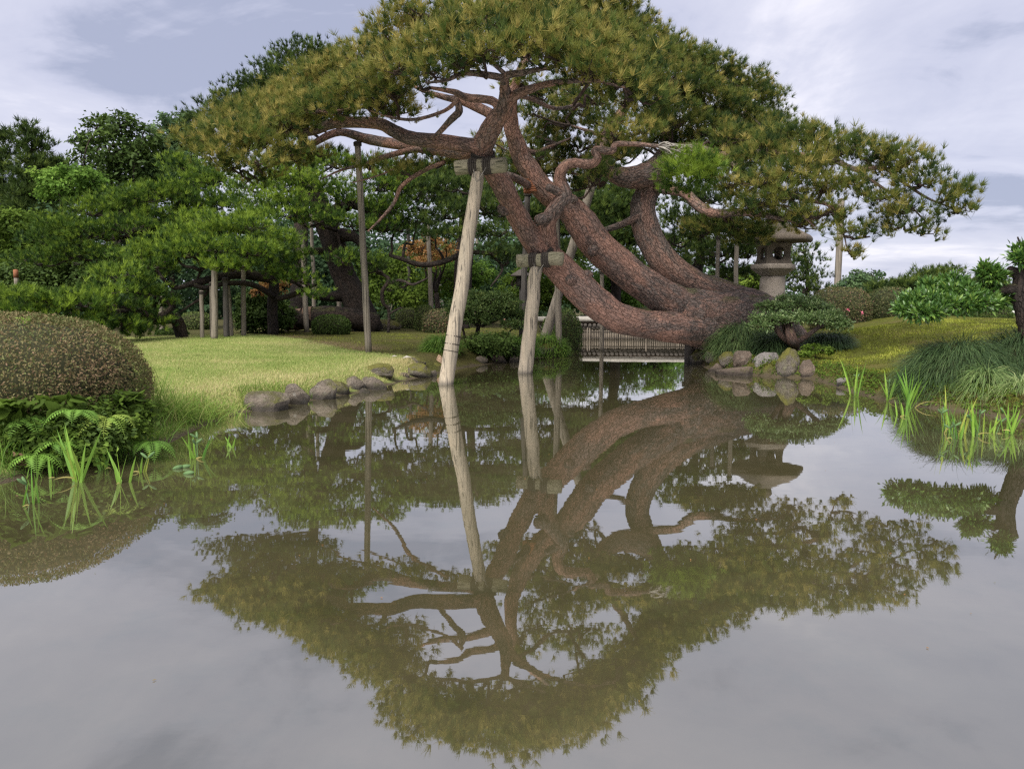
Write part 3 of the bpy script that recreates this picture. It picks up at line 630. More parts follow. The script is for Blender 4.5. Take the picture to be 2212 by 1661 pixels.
PADS = [  # px, py, half width, half height, Y, tint
 (450,298,52,26,17.2,.55),(478,332,48,22,16.4,.55),(520,255,62,28,17.8,.6),(555,300,58,24,16.2,.5),(590,225,62,28,18,.6),(622,262,60,25,16.4,.55),(660,193,62,28,18,.6),(690,232,60,26,16.2,.55),
 (722,163,62,30,17.5,.6),(752,208,62,28,15.8,.55),(792,128,62,32,16.5,.62),(792,175,62,28,15.2,.55),(822,222,56,22,15.2,.5),(560,345,48,18,15.8,.5),(862,236,50,18,15.4,.5),(505,290,60,26,16.6,.55),
 (640,225,60,24,17,.6),(570,262,60,24,17,.58),(730,235,50,18,15.8,.5),(690,165,50,24,18.3,.6),(420,320,30,16,17.2,.55),(610,320,45,14,16.2,.45),(850,185,60,28,14.6,.55),
 (850,80,60,36,14.6,.62),(850,135,62,34,13.8,.58),(902,45,62,30,14.2,.62),(922,98,62,32,13.2,.58),(935,150,60,22,13,.5),(980,42,60,32,13.8,.62),(992,92,62,32,12.8,.58),(1002,128,55,22,12.6,.52),
 (1060,60,66,34,13,.62),(1062,108,62,28,12.4,.56),(1122,42,66,32,13.2,.62),(1132,95,66,30,12.4,.56),(1192,68,66,32,13,.62),(1202,118,66,26,12.4,.55),(1252,98,66,32,12.8,.6),(1272,148,66,26,12.4,.52),
 (1312,130,64,30,13,.56),(1332,178,60,26,12.7,.48),(1382,168,60,28,13.4,.5),(1392,215,52,24,13.2,.42),(1350,225,40,20,13,.42),(1180,30,60,28,14.5,.62),(1230,55,60,30,14.2,.6),(1290,85,60,30,14.4,.58),
 (1100,15,62,28,17.6,.6),(1170,5,62,26,18.4,.6),(1240,5,66,26,19,.58),(1310,16,60,28,19.6,.5),(1360,46,56,28,19.8,.45),(1402,86,52,28,20,.4),(1340,80,60,30,18,.5),(1040,25,40,24,15,.6),
 (1432,120,62,30,20,.38),(1490,128,62,28,21,.34),(1542,150,62,30,21.5,.32),(1592,182,60,30,22,.3),(1632,222,56,32,22,.28),(1652,262,50,30,21.5,.28),(1482,188,66,30,19.5,.35),(1542,222,66,30,20,.32),
 (1602,262,62,30,20.5,.3),(1452,248,60,28,19,.36),(1522,280,62,26,19.5,.33),(1592,312,62,26,20,.3),(1440,175,60,30,19,.42),(1660,300,50,24,19.5,.3),(1400,130,60,30,17.5,.48),
 (1150,240,44,15,18,.5),(1205,272,48,15,19,.5),(1262,240,50,18,19,.5),(1232,312,46,15,19.5,.45),(1160,322,44,16,18.5,.45),(1332,290,40,18,17.5,.5),(1382,282,42,16,17.6,.48),(1290,372,44,26,17.4,.36),
 (1130,180,44,14,16.5,.52),(1240,190,50,16,16.5,.5),(1290,215,50,18,16,.48),(1180,205,40,14,17,.5),(1060,300,24,10,18,.5),(1140,345,40,14,17.4,.42),(1345,335,36,14,18,.45),
 (1700,300,62,28,17,.36),(1762,304,62,26,16.5,.38),(1822,318,62,26,16,.38),(1882,330,60,26,15.6,.36),(1942,350,60,28,15.3,.35),(1992,385,56,28,15,.34),(2042,420,46,26,15,.32),(2072,452,38,18,15,.32),
 (1642,330,62,26,17,.36),(1602,350,60,25,17.2,.36),(1562,390,62,24,16.8,.34),(1642,388,60,24,16.3,.4),(1722,370,62,26,16,.42),(1702,418,60,24,16,.42),(1622,440,60,20,16.5,.36),(1782,400,56,22,15.8,.4),
 (1852,392,46,18,15.5,.36),(1762,462,56,22,15.8,.42),(1682,468,60,20,17.2,.4),(1602,500,60,24,18.4,.32),(1532,492,56,22,18.8,.3),(1822,492,36,26,15.5,.36),(1952,452,50,20,15.2,.32),(1990,500,32,20,15.2,.3),
 (1902,425,50,16,15.3,.34),(1745,488,40,14,17.5,.4),(1610,520,40,10,18.4,.38),(1745,345,60,24,16.2,.4),(1880,500,22,22,15.5,.32),(1840,545,22,22,15.6,.3),(1930,490,30,16,15.3,.32),(1580,300,55,22,18.5,.34),
 (1200,342,46,16,20,.45),(1250,362,46,16,20.5,.42),(1240,402,44,16,20.5,.4),(1180,372,40,14,19.5,.42),(1330,325,44,16,20,.42),(1365,312,44,16,20.2,.42),(1290,322,44,15,20,.45),(1405,306,44,18,20.4,.4),(1465,308,50,20,20,.36),(1490,345,50,18,19.6,.34),(1090,330,34,12,19.5,.48),(1075,352,34,12,20,.45),(1110,370,30,12,20,.42),(1220,225,46,15,18.5,.5),(1310,262,46,16,18.5,.48),(1400,262,44,18,18.6,.42),(1170,285,40,13,19,.48),(640,345,34,10,17.2,.45),(800,362,30,9,17.3,.45),(880,372,36,10,16.5,.5),(960,345,34,10,16.5,.55),(1000,345,24,9,16.2,.55),(905,352,28,9,16.8,.5),(700,330,30,9,17.5,.45),(560,385,30,10,17,.42),(500,355,40,16,16.6,.5)]
LP = np.concatenate(LIMB_PTS)
crown, twigs = [], []
def near_limb(c, LPts):
    dv = LPts - c; d = np.linalg.norm(dv * np.array([1, 1, 1.2]), axis=1) + np.where(dv[:, 2] > .1, .5, 0); return LPts[np.argmin(d)]
for x, y, hw, hh, Y, ti in PADS:
    c = P(x, y, Y); r = np.array([hw * S(Y) * 1.02, hw * S(Y) * 1.15, hh * S(Y)])
    big = hh > 20
    (V, F, a), cs = pine_pad(c, r, (1.35 if (x > 1480 and Y < 17.6) else 1.9) if big else 1.25, .165, 22, .0125, ti + (.06 if x > 1400 else 0), .26, .15, 7)
    crown.append((V, F, a))
    a0 = near_limb(c, LP); c0 = c - np.array([0, 0, r[2] * .5])
    twigs.append(tube(wobble(a0, c0, 5, .09), np.linspace(.035, .016, 5), 6, 3, age=.8))
    for q in cs[rng.choice(len(cs), max(2, int(len(cs) * .65)), replace=False)]:
        st = c0 + (a0 - c0) * rng.uniform(0, .35)
        twigs.append(tube(wobble(st, q, 4, .10), np.linspace(.014, .005, 4), 4, 2, age=.8, cap=False))
V, F, a = cat_meshes(crown); obj('crown', V, F, M['pine'], pine, a)
V, F, a = cat_meshes(twigs); obj('twig_network', V, F, M['twig'], pine, a, sm=True)
# one fresh bright green tuft and dry bare twigs beside it
(V, F, a), cs = pine_pad(P(1490, 365, 15.9), np.array([.62, .6, .36]), 2.4, .16, 26, .012, .75, .2, .13)
obj('fresh_shoots', V, F, M['pine_green'], pine, a)['label'] = 'bright green cluster of fresh needles'
(V2, F2, a2), cs2 = pine_pad(P(1480, 405, 16.2), np.array([.4, .4, .16]), 1.6, .15, 24, .012, .5, .2, .12)
obj('fresh_shoots', V2, F2, M['pine_green'], pine, a2)
tw = [tube(wobble(P(1419, 316, 16), P(1419 + random.uniform(40, 120), 318 + random.uniform(-10, 50), 16 + random.uniform(-.4, .3)), 4, .06), np.linspace(.016, .005, 4), 4, 2, age=1.0, cap=False) for k in range(14)]
tw += [tube(wobble(P(random.uniform(540, 620), 292, 16.8), P(random.uniform(470, 560), random.uniform(295, 340), 17), 4, .08), np.linspace(.02, .005, 4), 4, 2, age=1.0, cap=False) for k in range(12)]
V, F, a = cat_meshes(tw); tag(obj('dry_twig_spray', V, F, M['rail_log'], pine, a, sm=True), kind='stuff')

# ------------------------------------------------------------------ props and poles
def straight(name, p0, p1, r0, r1, material, parent, seg=14, n=7, lump=.03):
    pts = np.array([p0 + (p1 - p0) * k / (n - 1) for k in range(n)]); pts[1:-1] += rng.normal(size=(n - 2, 3)) * r0 * .06
    V, F, a = tube(pts, np.linspace(r0, r1, n), seg, 2, lump, 1.0); return obj(name, V, F, material, parent, sm=True)
def ring(c, axis, r, minor, parent, name='rope', turns=4, material=None):
    axis = unit(np.asarray(axis, float)); u = unit(np.cross(axis, [.3, .2, .9])); wv = np.cross(axis, u); L = []
    for k in range(turns):
        a = np.linspace(0, 2 * np.pi, 17); o_ = (k - (turns - 1) / 2) * minor * 1.9
        pts = c + axis * o_ + r * (np.cos(a)[:, None] * u + np.sin(a)[:, None] * wv); L.append(tube(pts, minor, 6, 1, cap=False))
    V, F, a = cat_meshes(L); return obj(name, V, F, material or M['rope'], parent, sm=True)
def prop(label, base, top, dpx, beam_l, beam_r, beam_d, Yb):
    b = G(*base); tp = P(top[0], top[1], Yb)
    th = thing('wooden_prop', label, 'prop', (b[0], b[1], 0), 'T-shaped props standing in the pond')
    dirv = unit(tp - b); b0 = b - dirv * (.35 / dirv[2])
    r0 = dpx[0] * S(b[1]) / 2; r1 = dpx[1] * S(Yb) / 2
    straight('post', b0, tp - dirv * .02, r0, r1, M['wood_pale'], th, 18, 9, .035)
    bl = P(*beam_l); brr = P(*beam_r); rb = beam_d * S(Yb) / 2
    bo = straight('crossbeam', bl, brr, rb, rb * 1.02, M['wood_beam'], th, 20, 5, .03)
    ax = unit(brr - bl)
    for k, f in enumerate((.36, .64)): ring(bl + (brr - bl) * f, ax, rb * 1.04, .022, th)
    # thin wire stays from beam to post
    L = []
    for s_ in (-1, 1):
        L.append(tube(np.array([bl + (brr - bl) * (.5 + .15 * s_) + np.array([0, -rb, 0]), tp - dirv * .22 + np.array([0, -r1 * 1.02, 0])]), .006, 5, 1))
    V, F, a = cat_meshes(L); obj('wire', V, F, M['rail_log'], th)
    for k, zc in enumerate((.75, .62, .9)):
        if base[0] < 1000:
            cpt = b + dirv * (zc / dirv[2]); ring(cpt, dirv, r0 * 1.01, .004, th, 'wire', 3 - k % 2)
    return th
prop('tall pale T-shaped timber prop with rope-bound beam under the highest limb', (964, 830), (1034, 372), (33, 27), (984, 364, 14.95), (1093, 356, 14.75), 31, 14.85)
prop('short pale T-shaped timber prop with rope-bound beam under the lowest limb', (1133, 806), (1160, 574), (33, 27), (1118, 564, 16.6), (1215, 560, 16.3), 28, 16.5)
# rope pads where the limb rests on the beams
for c_, ax_, r_ in ((P(1043, 338, 15.08), P(1046, 308, 14.9) - P(1042, 345, 15.1), 24 * S(15)), (P(1172, 545, 16.88), P(1150, 515, 16.7) - P(1176, 548, 16.9), 30 * S(16.9))):
    ring(c_, ax_, r_, .02, pine, 'rope', 5)
ring(P(1147, 402, 17.1), P(1147, 380, 17.1) - P(1150, 420, 17.1), 15 * S(17.1), .025, pine, 'fibre_wrap', 6, M['palm_rope'])['label'] = 'reddish palm fibre wrap tied round a branch'

POLES = [  # top px, base px, diameter px, ground?, material, label
 ((772, 306), (797, 762), 14, 'g', 'wood_grey', 'tall thin grey pole planted in the lawn edge holding the long left limb'),
 ((463, 575), (463, 732), 13.5, 'g', 'wood_grey', 'stout pale grey pole with worn foot on the lawn edge under the low pine'),
 ((526, 575), (526, 726), 10.5, 'g', 'wood_grey', 'brownish pole under the low pine beside the dark shrub'),
 ((435, 628), (437, 730), 9, 'g', 'wood_grey', 'short pole holding the low crooked branch under the low pine'),
 ((486, 600), (490, 728), 12, 'g', 'wood_dark', 'blackened pole between the stout pale pole and the brownish pole'),
 ((492, 600), (501, 727), 8, 'g', 'wood_grey', 'slim leaning pole touching the blackened pole'),
 ((456, 610), (458, 729), 8, 'g', 'wood_grey', 'slim brown pole hidden behind the stout pale pole'),
 ((347, 640), (349, 716), 9, 'g', 'wood_grey', 'lone pole under the drooping left end of the low pine'),
 ((650, 450), (663, 718), 11, 'g', 'wood_grey', 'long grey pole between the dark shrub and the clipped round bush'),
 ((672, 452), (680, 706), 8, 'g', 'wood_grey', 'long slender pole behind the burlap-wrapped trunk'),
 ((728, 420), (734, 709), 10, 'g', 'wood_grey', 'very long pole rising behind the clipped round bush'),
 ((756, 585), (763, 713), 21, 'g', 'wood_grey', 'thick squat timber post beside the clipped round bush'),
 ((620, 695), (620, 716), 9, 'g', 'wood_grey', 'stub of a cut post beside the dark shrub'),
 ((881, 480), (886, 703), 8, 'g', 'wood_dark', 'dark slender pole on the moss before the orange maple'),
 ((924, 475), (933, 712), 10, 'g', 'wood_grey', 'weathered pole with split side on the moss before the orange maple'),
 ((900, 618), (900, 702), 5, 'g', 'wood_dark', 'thin stick holding a small bonsai branch between two mossy-ground poles'),
 ((1031, 478), (1031, 668), 9, 'g', 'wood_grey', 'pole rising behind the tiered shrub beside the tall prop'),
 ((1054, 552), (1055, 668), 7, 'g', 'wood_grey', 'shorter pole rising behind the tiered shrub holding a thin branch'),
 ((1140, 415), (1127, 748), 14, 'g', 'wood_dark', 'dark pole behind the short prop reaching the wrapped branch'),
 ((1197, 185), (1208, 770), 14, 'w', 'wood_grey', 'very tall pole standing in the water behind the short prop'),
 ((1282, 389), (1170, 748), 21, 'g', 'wood_grey', 'thick slanting pole leaning to the middle limb'),
 ((1226, 560), (1220, 690), 7, 'g', 'wood_grey', 'thin brown pole behind the slanting pole'),
 ((1300, 584), (1300, 757), 9, 'w', 'wood_grey', 'thin pole standing in the water before the bamboo bridge'),
 ((1592, 500), (1590, 652), 10, 'y21', 'wood_grey', 'pole just left of the stone lantern behind the pine trunk'),
 ((1552, 510), (1549, 640), 9, 'y22', 'wood_grey', 'pole behind the pine trunk with its foot out of sight'),
 ((1818, 430), (1806, 683), 14, 'g', 'wood_grey', 'tall pole on the moss mound holding the long right bough'),
 ((35, 600), (37, 640), 10, 'y30', 'wood_grey', 'short post with a rust coloured top behind the clipped azalea')]
for tp, bs, dpx, mode, mt, lab in POLES:
    if mode == 'g': b = GR(*bs)
    elif mode == 'w': b = G(*bs)
    else: b = P(bs[0], bs[1], float(mode[1:])); 
    tpw = P(tp[0], tp[1], b[1] - (.0 if mode != 'w' else .3)); bb = b.copy(); 
    if mode == 'w': bb = b - unit(tpw - b) * .4
    elif mode[0] == 'y': bb = np.array([b[0], b[1], GZ(b[0], b[1]) - .05])
    else: bb = b - np.array([0, 0, .08])
    r = dpx * S(b[1]) / 2
    th = thing('support_pole', lab, 'pole', (b[0], b[1], max(bb[2], -.3)), 'poles propping the pines')
    straight('shaft', bb, tpw, r * 1.05, r * .92, M[mt], th, 10, 7, .07)
    if 'rust' in lab: straight('rust_cap', tpw, tpw + np.array([0, 0, .3]), r * 1.02, r, M['palm_rope'], th, 10, 2, .02)
    else: ring(tpw - unit(tpw - bb) * .06, unit(tpw - bb), r * 1.1, .015, th, 'rope', 3)

# ================================================================== OTHER TREES
def bg_pine(label, trunk, pads, mt='pine_green', limbs=(), dens=1.0, group='pines of the garden', nn=13, L=.17, tall=False, bark='bark_dark'):
    x, y, Y, d = trunk[0]; b = P(x, y, Y); z0 = GZ(b[0], b[1])
    th = thing('pine_tree', label, 'tree', (b[0], b[1], z0), group)
    pts = [P(x, y, Y) for x, y, Y, d in trunk]; pts[0] = np.array([b[0], b[1], z0 - .1])
    rad = [d * S(Y) / 2 for x, y, Y, d in trunk]
    V, F, a = tube(pts, rad, 14, 5, .14, age=.8); obj('trunk', V, F, M[bark], th, a, sm=True)
    LPb = [spline(pts, 5)]
    for lb in limbs:
        q = np.array([P(*e[:3]) for e in lb]); rr = [e[3] * S(e[2]) / 2 for e in lb]
        V, F, a = tube(q, rr, 9, 5, .14, age=.8); obj('limb', V, F, M[bark], th, a, sm=True); LPb.append(spline(q, 5))
    LPb = np.concatenate(LPb); cr_, tw_ = [], []
    for x, y, hw, hh, Y, ti in pads:
        k = Y / 24; c = P(x, y, Y); r = np.array([hw * S(Y) * 1.05, hw * S(Y) * 1.0, hh * S(Y)])
        (V, F, a), cs = pine_pad(c, r, dens * (1.05 if k < 1.1 else .8), L * max(1, k * .95), nn, .018 * max(1, k), ti, .26, .16 * k, 7, spread=.62)
        cr_.append((V, F, a)); a0 = near_limb(c, LPb); c0 = c - np.array([0, 0, r[2] * .6])
        tw_.append(tube(wobble(a0, c0, 5, .07), np.linspace(.06, .025, 5), 6, 3, age=.8))
        for q in cs[rng.choice(len(cs), max(2, int(len(cs) * .3)), replace=False)]:
            tw_.append(tube(wobble(c0, q, 4, .1), np.linspace(.02, .008, 4), 4, 2, age=.8, cap=False))
    V, F, a = cat_meshes(cr_); obj('crown', V, F, M[mt], th, a)
    V, F, a = cat_meshes(tw_); obj('twig_network', V, F, M[bark], th, a, sm=True)
    return th
lowA = bg_pine('low spreading bright green pine resting on poles beyond the lawn', [(590, 712, 25.5, 24), (588, 660, 25.5, 22), (592, 610, 25.4, 22), (580, 570, 25.2, 22), (560, 530, 25, 14)],
  [(300,548,50,16,23.5,.68),(360,530,55,18,23.5,.7),(420,508,60,22,24,.75),(480,490,60,24,24,.78),(540,490,60,24,24,.75),(600,515,50,24,24,.65),(470,533,60,20,23,.62),(400,545,60,18,23,.6),(540,538,60,22,23,.6),(330,572,50,14,23,.5),
   (480,572,42,12,22.6,.7),(590,560,50,20,24,.5),(640,552,36,22,24.5,.45),(648,600,34,14,24,.5),(676,632,28,16,23.6,.55),(430,470,40,14,25,.7),(560,465,40,14,25,.7),(520,572,40,10,22.8,.6),(610,590,40,12,24,.45)],
  limbs=[[(585, 600, 25.3, 24), (520, 592, 24.6, 22), (470, 600, 24, 18), (420, 612, 23.6, 14), (385, 622, 23.4, 9)], [(592, 640, 25.4, 14), (545, 615, 24.6, 12), (490, 612, 24, 11), (445, 622, 23.6, 12), (420, 616, 23.4, 8)],
         [(598, 645, 25.4, 12), (625, 640, 25, 12), (660, 625, 24.4, 10), (690, 610, 24, 6)], [(470, 600, 24, 8), (440, 640, 23.8, 7), (410, 660, 23.6, 5), (380, 680, 23.4, 3)], [(425, 612, 23.7, 6), (432, 590, 23.6, 5), (450, 575, 23.5, 3)]], dens=1.35)
lowB = bg_pine('low bright green pine spreading behind the clipped azalea', [(395, 725, 23.5, 26), (380, 690, 23.3, 26), (340, 690, 22.6, 20), (290, 670, 22, 14), (220, 660, 21, 9)],
  [(250,592,55,20,22,.66),(300,622,55,22,22.5,.55),(220,628,50,20,21,.62),(272,660,55,20,22,.5),(330,650,45,22,23,.42),(180,652,55,18,20,.62),(120,645,60,14,20,.66),(60,640,60,14,20,.7),(15,632,50,14,20,.7),
   (90,672,60,14,20,.6),(20,668,55,16,19.5,.65),(200,688,50,18,20.5,.5),(262,702,50,16,21.5,.4),(140,700,60,18,20,.5),(300,715,40,12,22,.35),(330,690,40,16,22.6,.4),(60,705,60,18,20,.5)],
  limbs=[[(340, 690, 22.6, 16), (370, 660, 22.9, 10), (330, 640, 22.6, 7), (280, 630, 22.2, 4)], [(290, 672, 22, 10), (200, 670, 20.5, 8), (100, 665, 20, 5), (30, 660, 19.8, 3)]], dens=1.3)
bg_pine('wide dark green pine layered behind the low pines', [(300, 720, 30, 30), (310, 620, 30, 30), (330, 540, 30, 26), (370, 470, 30, 20), (420, 410, 30, 10)],
  [(200,455,60,20,28.5,.5),(255,440,62,20,29,.55),(312,425,65,20,29,.58),(370,410,60,20,29.5,.55),(140,482,60,18,28,.45),(200,502,70,20,28,.45),(280,490,70,22,28,.5),(352,470,60,22,29,.5),(430,430,60,22,29.5,.5),(160,542,70,22,28,.4),(240,552,60,20,28,.4),
   (430,392,50,20,30,.5),(400,360,50,18,31,.5),(470,380,45,20,30,.52),(400,500,60,22,30,.35),(340,520,60,20,29.5,.4),(110,515,60,18,28,.42),(480,435,50,20,29.5,.45),(90,560,60,22,27.5,.42),(320,580,60,20,29,.3),(430,460,50,18,30,.4)],
  limbs=[[(345, 520, 30, 14), (290, 510, 29, 10), (230, 520, 28.5, 6)], [(365, 470, 30, 12), (300, 455, 29, 9), (240, 465, 28.6, 5)], [(330, 560, 30, 12), (250, 570, 28.5, 8), (180, 560, 28, 5)]], dens=1.2)
bg_pine('old dark pine with a burlap-wrapped lying trunk behind the long poles', [(800, 712, 29, 60), (775, 660, 29, 60), (745, 600, 29, 52), (722, 530, 29, 50), (700, 470, 29, 46), (680, 410, 29, 34), (660, 350, 29, 20)],
  [(640,380,60,20,27,.8),(630,428,60,20,26.6,.75),(560,445,60,20,27,.6),(700,400,60,22,27.5,.6),(760,428,60,22,27.5,.5),(690,470,55,20,26.5,.5),(600,400,50,16,27.5,.7),(760,480,50,18,27,.45),(820,400,60,22,28,.5),(720,350,60,20,28.5,.6),
   (620,460,50,18,26.4,.55),(840,450,60,22,28,.4),(880,400,60,22,29,.45),(830,490,55,18,28,.35),(740,560,40,14,26.5,.4),(790,560,40,16,27,.38),(540,400,50,18,28,.5),(580,360,50,18,29,.5),(650,340,60,18,29.5,.55),(800,355,60,18,29,.45)],
  limbs=[[(810, 700, 28.9, 50), (760, 688, 28.4, 46), (700, 682, 28, 44), (650, 690, 27.8, 42), (610, 676, 27.8, 30), (575, 668, 27.8, 18)], [(712, 512, 29, 40), (760, 510, 28.8, 24), (790, 540, 28.6, 12)], [(700, 470, 29, 30), (760, 440, 28.6, 24), (800, 455, 28.4, 34), (830, 480, 28.2, 20), (870, 500, 28, 8)],
         [(722, 540, 29, 16), (660, 545, 28.5, 14), (610, 555, 28, 9)], [(690, 440, 29, 14), (720, 460, 28.6, 9), (728, 500, 28.4, 7), (735, 530, 28.3, 4)], [(745, 640, 29, 24), (700, 640, 28.4, 20), (650, 630, 28, 12)]], dens=1.15)
bg_pine('dark green pine whose top rises above the left of the great pine', [(640, 700, 33, 34), (650, 500, 33, 30), (655, 350, 33, 26), (650, 230, 33, 16), (650, 140, 33, 6)],
  [(655,118,62,26,32.5,.45),(605,145,48,24,32.5,.4),(620,182,60,24,32,.42),(545,182,42,16,32,.38),(505,205,38,14,32,.38),(462,226,34,13,32,.38),(705,138,50,28,33,.42),(585,208,60,20,32,.42),(690,190,60,26,32.5,.4),(520,235,50,18,32,.4),(560,260,60,22,32,.4),(640,250,60,24,32,.4),(450,260,40,16,32,.42),(760,170,50,26,33,.4)], 'pine_dark', dens=1.2)
bg_pine('dark pine with a long sagging branch before the orange maple', [(1005, 690, 29, 20), (1010, 600, 29, 20), (1015, 520, 29, 18), (1020, 440, 29, 12), (1030, 380, 29, 6)],
  [(900,420,60,22,28.5,.4),(960,458,60,22,28.5,.4),(900,478,55,20,28.5,.4),(1000,500,50,20,28,.42),(1050,442,60,26,28.5,.42),(1080,500,50,20,28,.45),(955,400,60,16,29,.42),(1030,398,50,14,29,.45),(1090,455,45,20,28.5,.4),(940,505,40,12,28,.4),(1060,540,40,14,28,.4),(1100,560,36,14,28,.4),(860,450,50,20,28.5,.35)], 'pine_dark',
  limbs=[[(1012, 540, 29, 12), (960, 565, 28.5, 12), (910, 572, 28.2, 12), (870, 560, 28, 10), (842, 552, 28, 7)], [(1014, 545, 29, 10), (1070, 548, 28.5, 9), (1115, 552, 28, 7)], [(1060, 548, 28.5, 7), (1085, 580, 28.2, 6), (1060, 620, 28, 3)]], dens=1.1, group='pines of the garden')
bg_pine('hazy olive pine seen in the gap beneath the highest limb', [(985, 690, 34, 16), (990, 560, 34, 15), (1000, 460, 34, 12), (1010, 380, 34, 6)],
  [(1000,378,55,18,33.5,.5),(1062,402,55,18,33.5,.48),(955,368,50,16,33.5,.5),(1105,428,45,18,33.5,.45),(1020,430,55,20,33,.42),(940,420,50,18,33,.45),(890,380,50,16,33.5,.5),(1080,372,36,12,34,.45)], 'pine_dark', dens=1.3)
bg_pine('small crooked pine on crossed sticks on the moss', [(838, 695, 27.5, 6), (840, 672, 27.5, 7), (828, 655, 27.4, 8), (826, 630, 27.3, 9), (840, 605, 27.3, 9), (826, 592, 27.3, 6)],
  [(815,575,30,10,27.2,.4),(870,618,22,8,27.3,.4),(790,585,26,10,27.2,.4)], 'pine_dark', limbs=[[(842, 612, 27.3, 7), (865, 606, 27.2, 7), (890, 615, 27.1, 6), (910, 608, 27, 5), (925, 600, 27, 3)], [(838, 680, 27.5, 5), (860, 668, 27.4, 4), (872, 664, 27.4, 2)]], dens=1.0)
bg_pine('tall dark pine filling the gap behind the three red limbs', [(1330, 690, 38, 22), (1330, 600, 38, 22), (1320, 500, 38, 18), (1310, 420, 38, 12), (1300, 360, 38, 5)],
  [(1250,440,60,24,37,.4),(1310,462,60,26,37,.42),(1345,425,50,24,37,.42),(1260,500,50,20,36.5,.42),(1320,520,60,22,36.5,.4),(1360,480,50,24,37,.35),(1220,470,45,18,37,.4),(1230,540,50,20,36.5,.4),(1290,400,40,16,38,.4),(1180,500,40,20,37,.4),(1160,545,45,20,37,.42),(1350,560,50,20,36,.4),(1290,440,50,22,36,.4),(1280,540,60,22,35.5,.42),(1340,500,50,22,36,.38),(1200,430,50,20,37,.4),(1150,460,50,22,37,.4),(1110,470,45,20,37,.4),(1380,440,40,22,37,.35),(1260,470,60,24,36,.38)], 'pine_dark', dens=1.5)
bg_pine('drooping pine behind the dark right limb', [(1500, 660, 26, 20), (1510, 580, 26, 18), (1515, 500, 26, 14), (1520, 430, 26, 8)],
  [(1482,470,58,26,25,.45),(1540,425,58,22,25,.45),(1560,540,60,24,24,.5),(1500,560,50,24,25,.45),(1455,515,45,24,25.5,.42),(1620,545,58,20,24,.5),(1585,592,56,16,24.5,.45),(1470,420,45,22,26,.42),(1530,490,56,22,25,.45),(1600,500,50,18,25,.45),(1450,570,40,18,26,.4)], 'pine_dark', dens=1.2)
bg_pine('thin reddish pine trunk standing behind the drooping pine', [(1492, 660, 34, 12), (1490, 610, 34, 11), (1486, 560, 34, 9), (1480, 520, 34, 5)], [(1480,520,50,20,34,.4),(1440,540,40,16,34,.4),(1520,530,40,16,34,.4)], 'pine_dark', dens=.8, bark='bark')
bg_pine('feathery dark pine just right of the stone lantern', [(1742, 660, 30, 10), (1745, 610, 30, 9), (1740, 560, 30, 6), (1735, 530, 30, 3)],
  [(1735,540,30,12,29.5,.4),(1755,565,34,12,29.5,.42),(1765,595,30,12,29.5,.42),(1725,590,30,14,29.5,.4),(1770,625,28,12,29.5,.42),(1735,625,40,14,29.5,.4),(1700,600,30,14,30,.4),(1710,560,30,12,30,.4)], 'pine_dark', dens=.9)
bg_pine('flat-topped far pine beside the little roofed hut', [(2010, 650, 42, 8), (2012, 625, 42, 7), (2020, 605, 42, 5), (2045, 600, 42, 3)],
  [(1995,598,26,7,42,.5),(2020,592,24,6,42,.5),(2045,592,18,5,42,.5),(2062,588,14,4,42,.5),(2000,608,22,5,42,.45)], 'pine_dark', dens=1.3)
bg_pine('wide low far pine under the flat-topped pine', [(1960, 660, 38, 10), (1965, 630, 38, 8), (1975, 615, 38, 4)], [(1930,618,30,8,38,.5),(1970,615,36,8,38,.5),(2010,618,34,8,38,.52),(1900,625,24,8,38,.45),(2100,618,40,8,39,.5),(2140,620,36,8,39,.5),(2060,622,36,8,39,.45)], 'pine_dark', dens=1.3)

# straight conifers and broadleaved trees behind
def conifer(label, x, ytop, ybase, Y, halfw, layers, tint):
    b = P(x, ybase, Y); b[2] = GZ(b[0], b[1]); top = P(x, ytop, Y)
    th = thing('conifer', label, 'tree', tuple(b), 'tall conifers behind the garden')
    V, F, a = tube(np.array([b - [0, 0, .1], (b + top) / 2, top]), [.28, .2, .03], 10, 6, .08, age=.7); obj('trunk', V, F, M['bark_dark'], th, a, sm=True)
    cr_, br = [], []
    for k in range(layers):
        f = k / (layers - 1); zc = top[2] - .2 - f * (top[2] - b[2]) * .62; wd = halfw * S(Y) * (.22 + .78 * f ** .8)
        for q in range(4):
            an = rng.uniform(0, 6.28); cc = np.array([top[0] + math.cos(an) * wd * .6, top[1] + math.sin(an) * wd * .6, zc + rng.uniform(-.3, .3)])
            (V, F, a), cs = pine_pad(cc, np.array([wd * .65, wd * .65, .28]), .42, .42, 12, .055, tint, .2, .35, 6, .9); cr_.append((V, F, a))
            br.append(tube(wobble(np.array([top[0], top[1], zc - .1]), cc, 4, .05), [.07, .05, .04, .02], 5, 2, age=.8))
    V, F, a = cat_meshes(cr_); obj('crown', V, F, M['pine_dark'], th, a); V, F, a = cat_meshes(br); obj('branch_network', V, F, M['bark_dark'], th, a, sm=True)
conifer('tall tiered dark conifer with open layers, leftmost of the far trees', 68, 285, 690, 48, 75, 9, .45)
conifer('conifer half hidden behind the tall tiered conifer', -5, 290, 690, 50, 80, 8, .4)
conifer('smaller tiered conifer between the tall conifer and the airy broadleaved tree', 118, 345, 690, 52, 55, 7, .42)
